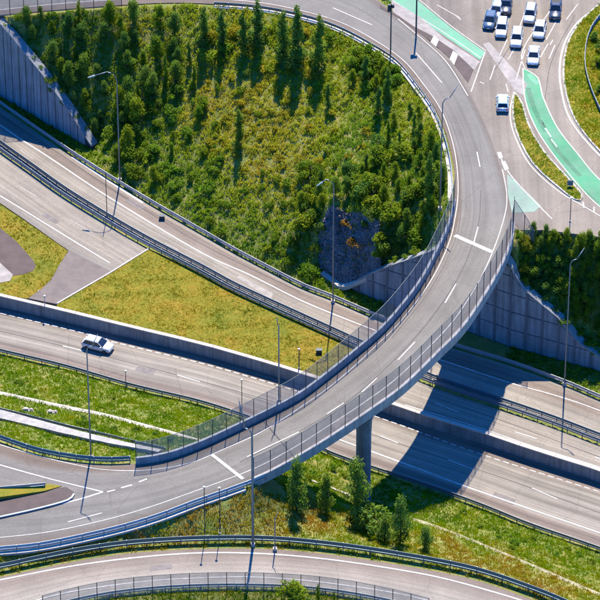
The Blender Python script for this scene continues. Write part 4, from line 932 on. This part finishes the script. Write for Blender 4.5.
scatter([(0,402),(150,432),(190,445),(150,450),(60,428),(0,412)], 14, 1.5, ['low'], (.6, 1.3), [M_LEAF, M_LEAFD], 'small weed bush next to the raised concrete channel', 'weed bushes by the concrete channel')
scatter([(300,470),(345,455),(395,485),(390,520),(350,515),(310,490)], 12, 1.5, ['low', 'shrub'], (.7, 1.6), [M_LEAF, M_LEAFB], 'small bush in the shade below the bridge', 'small bushes below the bridge')
scatter([(465,510),(590,555),(595,575),(520,552),(455,522)], 16, 1.8, ['low'], (.5, 1.0), [M_LEAFB, M_LEAF], 'tiny bush on the bright bank at lower right', 'tiny bushes on the lower right bank')
for (x, y, tp, lab) in ((291,607,572,'leafy bush poking up at the bottom edge'),(318,607,580,'thin sapling at the bottom edge right of the leafy bush'),(334,607,588,'small sapling at the bottom edge, rightmost of three')):
    q = hit(x, y); plant('shrub' if x < 300 else 'col', q, max(1, height_to(q, tp)*.85), M_LEAF, lab, None, .75)
for (x, y) in ((596,40),(603,52),(598,66),(606,78),(600,92),(612,100),(610,60),(612,40),(608,28),(612,118)):
    q = at(x, y, ZJ+.1); plant('shrub', q, random.uniform(1.2, 2.4), random.choice([M_LEAF, M_LEAFD]), 'bush inside the curved guardrail of the roundabout island', 'bushes on the roundabout island')
for (x, y, h, m_, lab) in ((347,225,1.8,M_LEAFO,'rusty bush high on the grey rock face'),(357,240,1.6,M_LEAFO,'rusty bush in the middle of the grey rock face'),(364,226,1.4,M_LEAFS,'green bush near the top of the grey rock face'),(318,250,2.2,M_LEAF,'green bush against the left side of the rock face'),(321,228,2.2,M_LEAFS,'bush at the upper left corner of the rock face'),(383,240,2.4,M_LEAF,'green bush against the right side of the rock face'),(384,256,2.0,M_LEAF,'bush at the lower right corner of the rock face'),(372,216,2.2,M_LEAFS,'bush overhanging the right end of the rock crest')):
    d = ray(x, y); c = min(((proj(FBW[i]*(1-t_)+FTW[i]*t_), FBW[i]*(1-t_)+FTW[i]*t_) for i in range(len(FBW)) for t_ in np.linspace(0, 1, 12)), key=lambda q_: (q_[0][0]-x)**2+(q_[0][1]-y)**2)[1]
    plant('low' if m_ is M_LEAFO else 'shrub', Vector(c)-Vector((0, .1, .3)), h, m_, lab)
for line, H_, lo_, hi_, lab, grp in ((NBW, NBH, 514, 640, 'weed bush growing along the sloping top of the abutment wall', 'weeds on the abutment wall'), (LBW, LBH, 2, 90, 'weed bush growing along the sloping top of the tall left wall', 'weeds on the left wall'), (NBW, NBH, 384, 436, 'weed bush on top of the wall wing behind the inner fence', 'weeds on the inner wall wing')):
    for p, h in list(zip(line, H_))[::2]:
        if lo_ < proj(p)[0] < hi_ and h > .5: plant('low', Vector((p[0]+random.uniform(-.2, .5), p[1]+random.uniform(.9, 1.5), ZT+h-.1)), random.uniform(.7, 1.5), random.choice([M_LEAF, M_LEAFS, M_LEAFD]), lab, grp, 1.2)
# boulders by the concrete channel
for (x, y, lab) in ((26, 411, 'pale boulder on the left bank, nearer the left edge'), (50, 413, 'pale boulder on the left bank, further right')):
    q = hit(x, y); t = thing('boulder', lab, 'boulder', tuple(q)); mb = MB(); stone(mb, (0, 0, .2), .75, 0); stone(mb, (.8, .1, .15), .5, 0); mb.build('rock', M_PALE, t)

# ------------------------------------------------------------------ grass
def tufts(name, label, X, Y, Zs, H, C, blades=5, wid=.05, spread=.16, parent=None):
    n = len(X); r_ = np.random.default_rng(len(X)); k = blades
    bx = np.repeat(X, k)+r_.normal(0, spread, n*k); by = np.repeat(Y, k)+r_.normal(0, spread, n*k); bz = np.repeat(Zs, k)
    h = np.repeat(H, k)*r_.uniform(.55, 1.25, n*k); a = r_.uniform(0, 6.283, n*k); lean = h*r_.uniform(.1, .6, n*k); la = r_.uniform(0, 6.283, n*k); wv = wid*r_.uniform(.7, 1.5, n*k)
    V = np.stack([np.stack([bx-np.cos(a)*wv, by-np.sin(a)*wv, bz-.05], 1), np.stack([bx+np.cos(a)*wv, by+np.sin(a)*wv, bz-.05], 1), np.stack([bx+np.cos(la)*lean, by+np.sin(la)*lean, bz+h], 1)], 1).reshape(-1, 3)
    c = np.repeat(C, k, 0)*r_.uniform(.8, 1.15, (n*k, 1)); c = np.repeat(c, 3, 0)
    o = link(name, fast_mesh(name, V, np.arange(3*n*k).reshape(-1, 3), c), M_GRASS); tag(o, label, 'grass', None, 'stuff'); return o
def nz(x, y, s, seed):
    r_ = np.random.default_rng(seed); v = 0
    for i in range(7):
        a = r_.uniform(0, 6.28); f = s*r_.uniform(.5, 2.0); v = v+np.sin((x*np.cos(a)+y*np.sin(a))*f+r_.uniform(0, 6.28))
    return v/7*1.9
def pal(t, cols):
    t = np.clip(t, 0, .9999)*(len(cols)-1); i = t.astype(int); f = (t-i)[:, None]; c = np.array(cols); return c[i]*(1-f)+c[i+1]*f
def vproj(X, Y, Zs):
    rel = np.stack([X, Y, Zs], 1)-np.array(CP); f = rel@np.array(FW); return 300+FPX*(rel@np.array(RT))/f, 300-FPX*(rel@np.array(UP))/f
M_ = 230000
X = rng.uniform(X0+2, X1-2, M_); Y = rng.uniform(Y0+2, Y1-2, M_); Zs = gz(X, Y)
u, v = vproj(X, Y, Zs); i = ((X-X0)/STEP).astype(int); j = ((Y-Y0)/STEP).astype(int)
bad = ROADMASK[j, i] | ROADMASK[j+1, i] | ROADMASK[j, i+1] | ROADMASK[j+1, i+1]
ok = ~bad & (u > -25) & (u < 625) & (v > -25) & (v < 625)
steep = np.abs(gz(X, Y+1)-gz(X, Y-1)) > 7; ok &= ~steep
X, Y, Zs, u, v = X[ok], Y[ok], Zs[ok], u[ok], v[ok]
north = Y > np.interp(X, EDGE['A'][0][:, 0], EDGE['A'][0][:, 1]); south = Y < np.interp(X, EDGE['C'][1][:, 0], EDGE['C'][1][:, 1])
# scrub slope
def W2(px, py): h = hit(px, py); return h.x, h.y
cx, cy = W2(295, 120); dist_c = np.sqrt(((X-cx)/19)**2+((Y-cy)/22)**2)
dry = .8*np.clip(1.15-dist_c, 0, 1)+.35*nz(X, Y, .35, 3)
for (px, py, rr) in ((180,128,7), (235,118,8), (150,8,10), (220,14,12), (300,22,12), (430,130,5), (280,155,9)):
    ax, ay = W2(px, py); dry += .5*np.exp(-((X-ax)**2+(Y-ay)**2)/rr**2)
GREENP = [(.09, .20, .024), (.18, .29, .022), (.29, .35, .028), (.37, .36, .036), (.40, .31, .06)]
k = north; t_ = .18+.52*np.clip(dry[k], 0, 1.2)+.14*nz(X[k], Y[k], 1.3, 5)
tufts('scrub_grass', 'tall yellow and green grass on the scrub slope inside the ramp', X[k], Y[k], Zs[k], np.maximum(.2, .42+.2*nz(X[k], Y[k], .8, 8)), pal(t_, GREENP), 6, .07)
kk = np.flatnonzero(north); kk = rng.choice(kk, min(len(kk), 2600), replace=False); nl = 34
wx = np.repeat(X[kk], nl); wy_ = np.repeat(Y[kk], nl); wz = np.repeat(Zs[kk], nl); wr = np.repeat(rng.uniform(.25, .6, len(kk)), nl); m_ = len(wx)
dd = rng.normal(size=(m_, 3)); dd /= np.linalg.norm(dd, axis=1, keepdims=True); Cc = np.stack([wx, wy_, wz+wr*.7], 1)+dd*wr[:, None]*np.array((1, 1, .9))*(rng.random((m_, 1))**.4)
nn_ = dd+rng.normal(0, .7, (m_, 3))+np.array((0, 0, .4)); nn_ /= np.linalg.norm(nn_, axis=1, keepdims=True); aa = np.cross(nn_, rng.normal(size=(m_, 3))); aa /= np.linalg.norm(aa, axis=1, keepdims=True); bb = np.cross(nn_, aa); ss = .12*rng.uniform(.6, 1.4, (m_, 1))
VV = np.stack([Cc-aa*ss, Cc-bb*ss*.6, Cc+aa*ss, Cc+bb*ss*.6], 1).reshape(-1, 3)
tw = np.clip(.16+.42*np.clip(dry[kk], 0, 1.2)+.12*rng.normal(size=len(kk)), 0, .8); cw_ = np.repeat(np.repeat(pal(tw, GREENP), nl, 0)*rng.uniform(.75, 1.25, (m_, 1)), 4, 0)
o = link('scrub_weeds', fast_mesh('scrub_weeds', VV, np.arange(4*m_).reshape(-1, 4), cw_), M_GRASS); tag(o, 'leafy weeds mixed through the grass of the scrub slope', 'weeds', None, 'stuff')
# banks south of the motorway
ax, ay = W2(265, 505); wy = np.interp(X, (EDGE['ramp'][1][25*SUBR:, 0])[::-1], (EDGE['ramp'][1][25*SUBR:, 1])[::-1])
sb = south & (Y < wy)
dryS = np.zeros(len(X))
for (px, py, rr) in ((250,500,9), (310,515,7), (345,522,6), (120,540,10), (200,522,12), (50,555,10), (480,562,10), (440,545,7), (520,580,9), (560,590,8)):
    ax, ay = W2(px, py); dryS += .6*np.exp(-((X-ax)**2+(Y-ay)**2)/rr**2)
k = south; t_ = .34+.42*np.clip(dryS[k], 0, 1.1)+.16*nz(X[k], Y[k], .5, 15)+.1*nz(X[k], Y[k], 1.6, 16)
BANKP = [(.06, .14, .006), (.12, .22, .006), (.19, .26, .007), (.27, .22, .012), (.33, .18, .04)]
tufts('bank_grass', 'lush bright grass on the banks south of the motorway', X[k], Y[k], Zs[k], .36+.14*nz(X[k], Y[k], .9, 18), pal(t_, BANKP), 6, .06)
def lawn(name, label, polyw, n, z, pals, h=.16, seed=3):
    P = np.array([(p[0], p[1]) for p in polyw]); x = rng.uniform(P[:, 0].min(), P[:, 0].max(), n); y = rng.uniform(P[:, 1].min(), P[:, 1].max(), n); m = inside(P, x, y); x, y = x[m], y[m]
    u, v = vproj(x, y, np.full(len(x), z)); m = (u > -20) & (u < 620) & (v > -20) & (v < 620); x, y = x[m], y[m]
    t_ = .5+.3*nz(x, y, .35, seed)+.18*nz(x, y, 1.4, seed+1)
    tufts(name, label, x, y, np.full(len(x), z), np.full(len(x), h)*(1+.4*nz(x, y, 1.1, seed+2)), pal(t_, pals), 5, .04, .12)
LAWNP = [(.08, .12, .003), (.14, .16, .003), (.19, .18, .004), (.235, .185, .005), (.27, .16, .012)]
lawn('lawn_grass', 'short yellowing blades of the mown grass triangle', [at(x, y, ZT+.06) for x, y in tri], 26000, ZT+.06, LAWNP, .15, 31)
apron = [at(x, y, ZT) for x, y in ((-40,205),(0,228),(17,242),(33,260),(36,266),(33,271),(25,274),(13,281),(0,284),(-40,276))]
def lawn2(name, label, polyw, holes, n, z, pals, h, seed):
    P = np.array([(p[0], p[1]) for p in polyw]); x = rng.uniform(P[:, 0].min(), P[:, 0].max(), n); y = rng.uniform(P[:, 1].min(), P[:, 1].max(), n); m = inside(P, x, y)
    for hh in holes: m &= ~inside(np.array([(p[0], p[1]) for p in hh]), x, y)
    x, y = x[m], y[m]; u, v = vproj(x, y, np.full(len(x), z)); m = (u > -20) & (u < 620) & (v > -20) & (v < 620); x, y = x[m], y[m]
    t_ = .4+.3*nz(x, y, .35, seed)+.18*nz(x, y, 1.4, seed+1); tufts(name, label, x, y, np.full(len(x), z), np.full(len(x), h)*(1+.4*nz(x, y, 1.1, seed+2)), pal(t_, pals), 5, .04, .12)
lawn2('lawn_grass', 'short grass blades around the dark asphalt apron', [at(x, y, ZT+.04) for x, y in lg], [apron], 9000, ZT+.04, LAWNP, .2, 41)
lawn2('lawn_grass', 'green grass blades on the long traffic island', ISL1, [], 6000, ZJ+.13, [(.07,.16,.012),(.11,.22,.014),(.16,.25,.016)], .22, 51)
lawn2('lawn_grass', 'green and dry grass on the roundabout island', ISL2, [], 26000, ZJ+.13, BANKP, .3, 61)
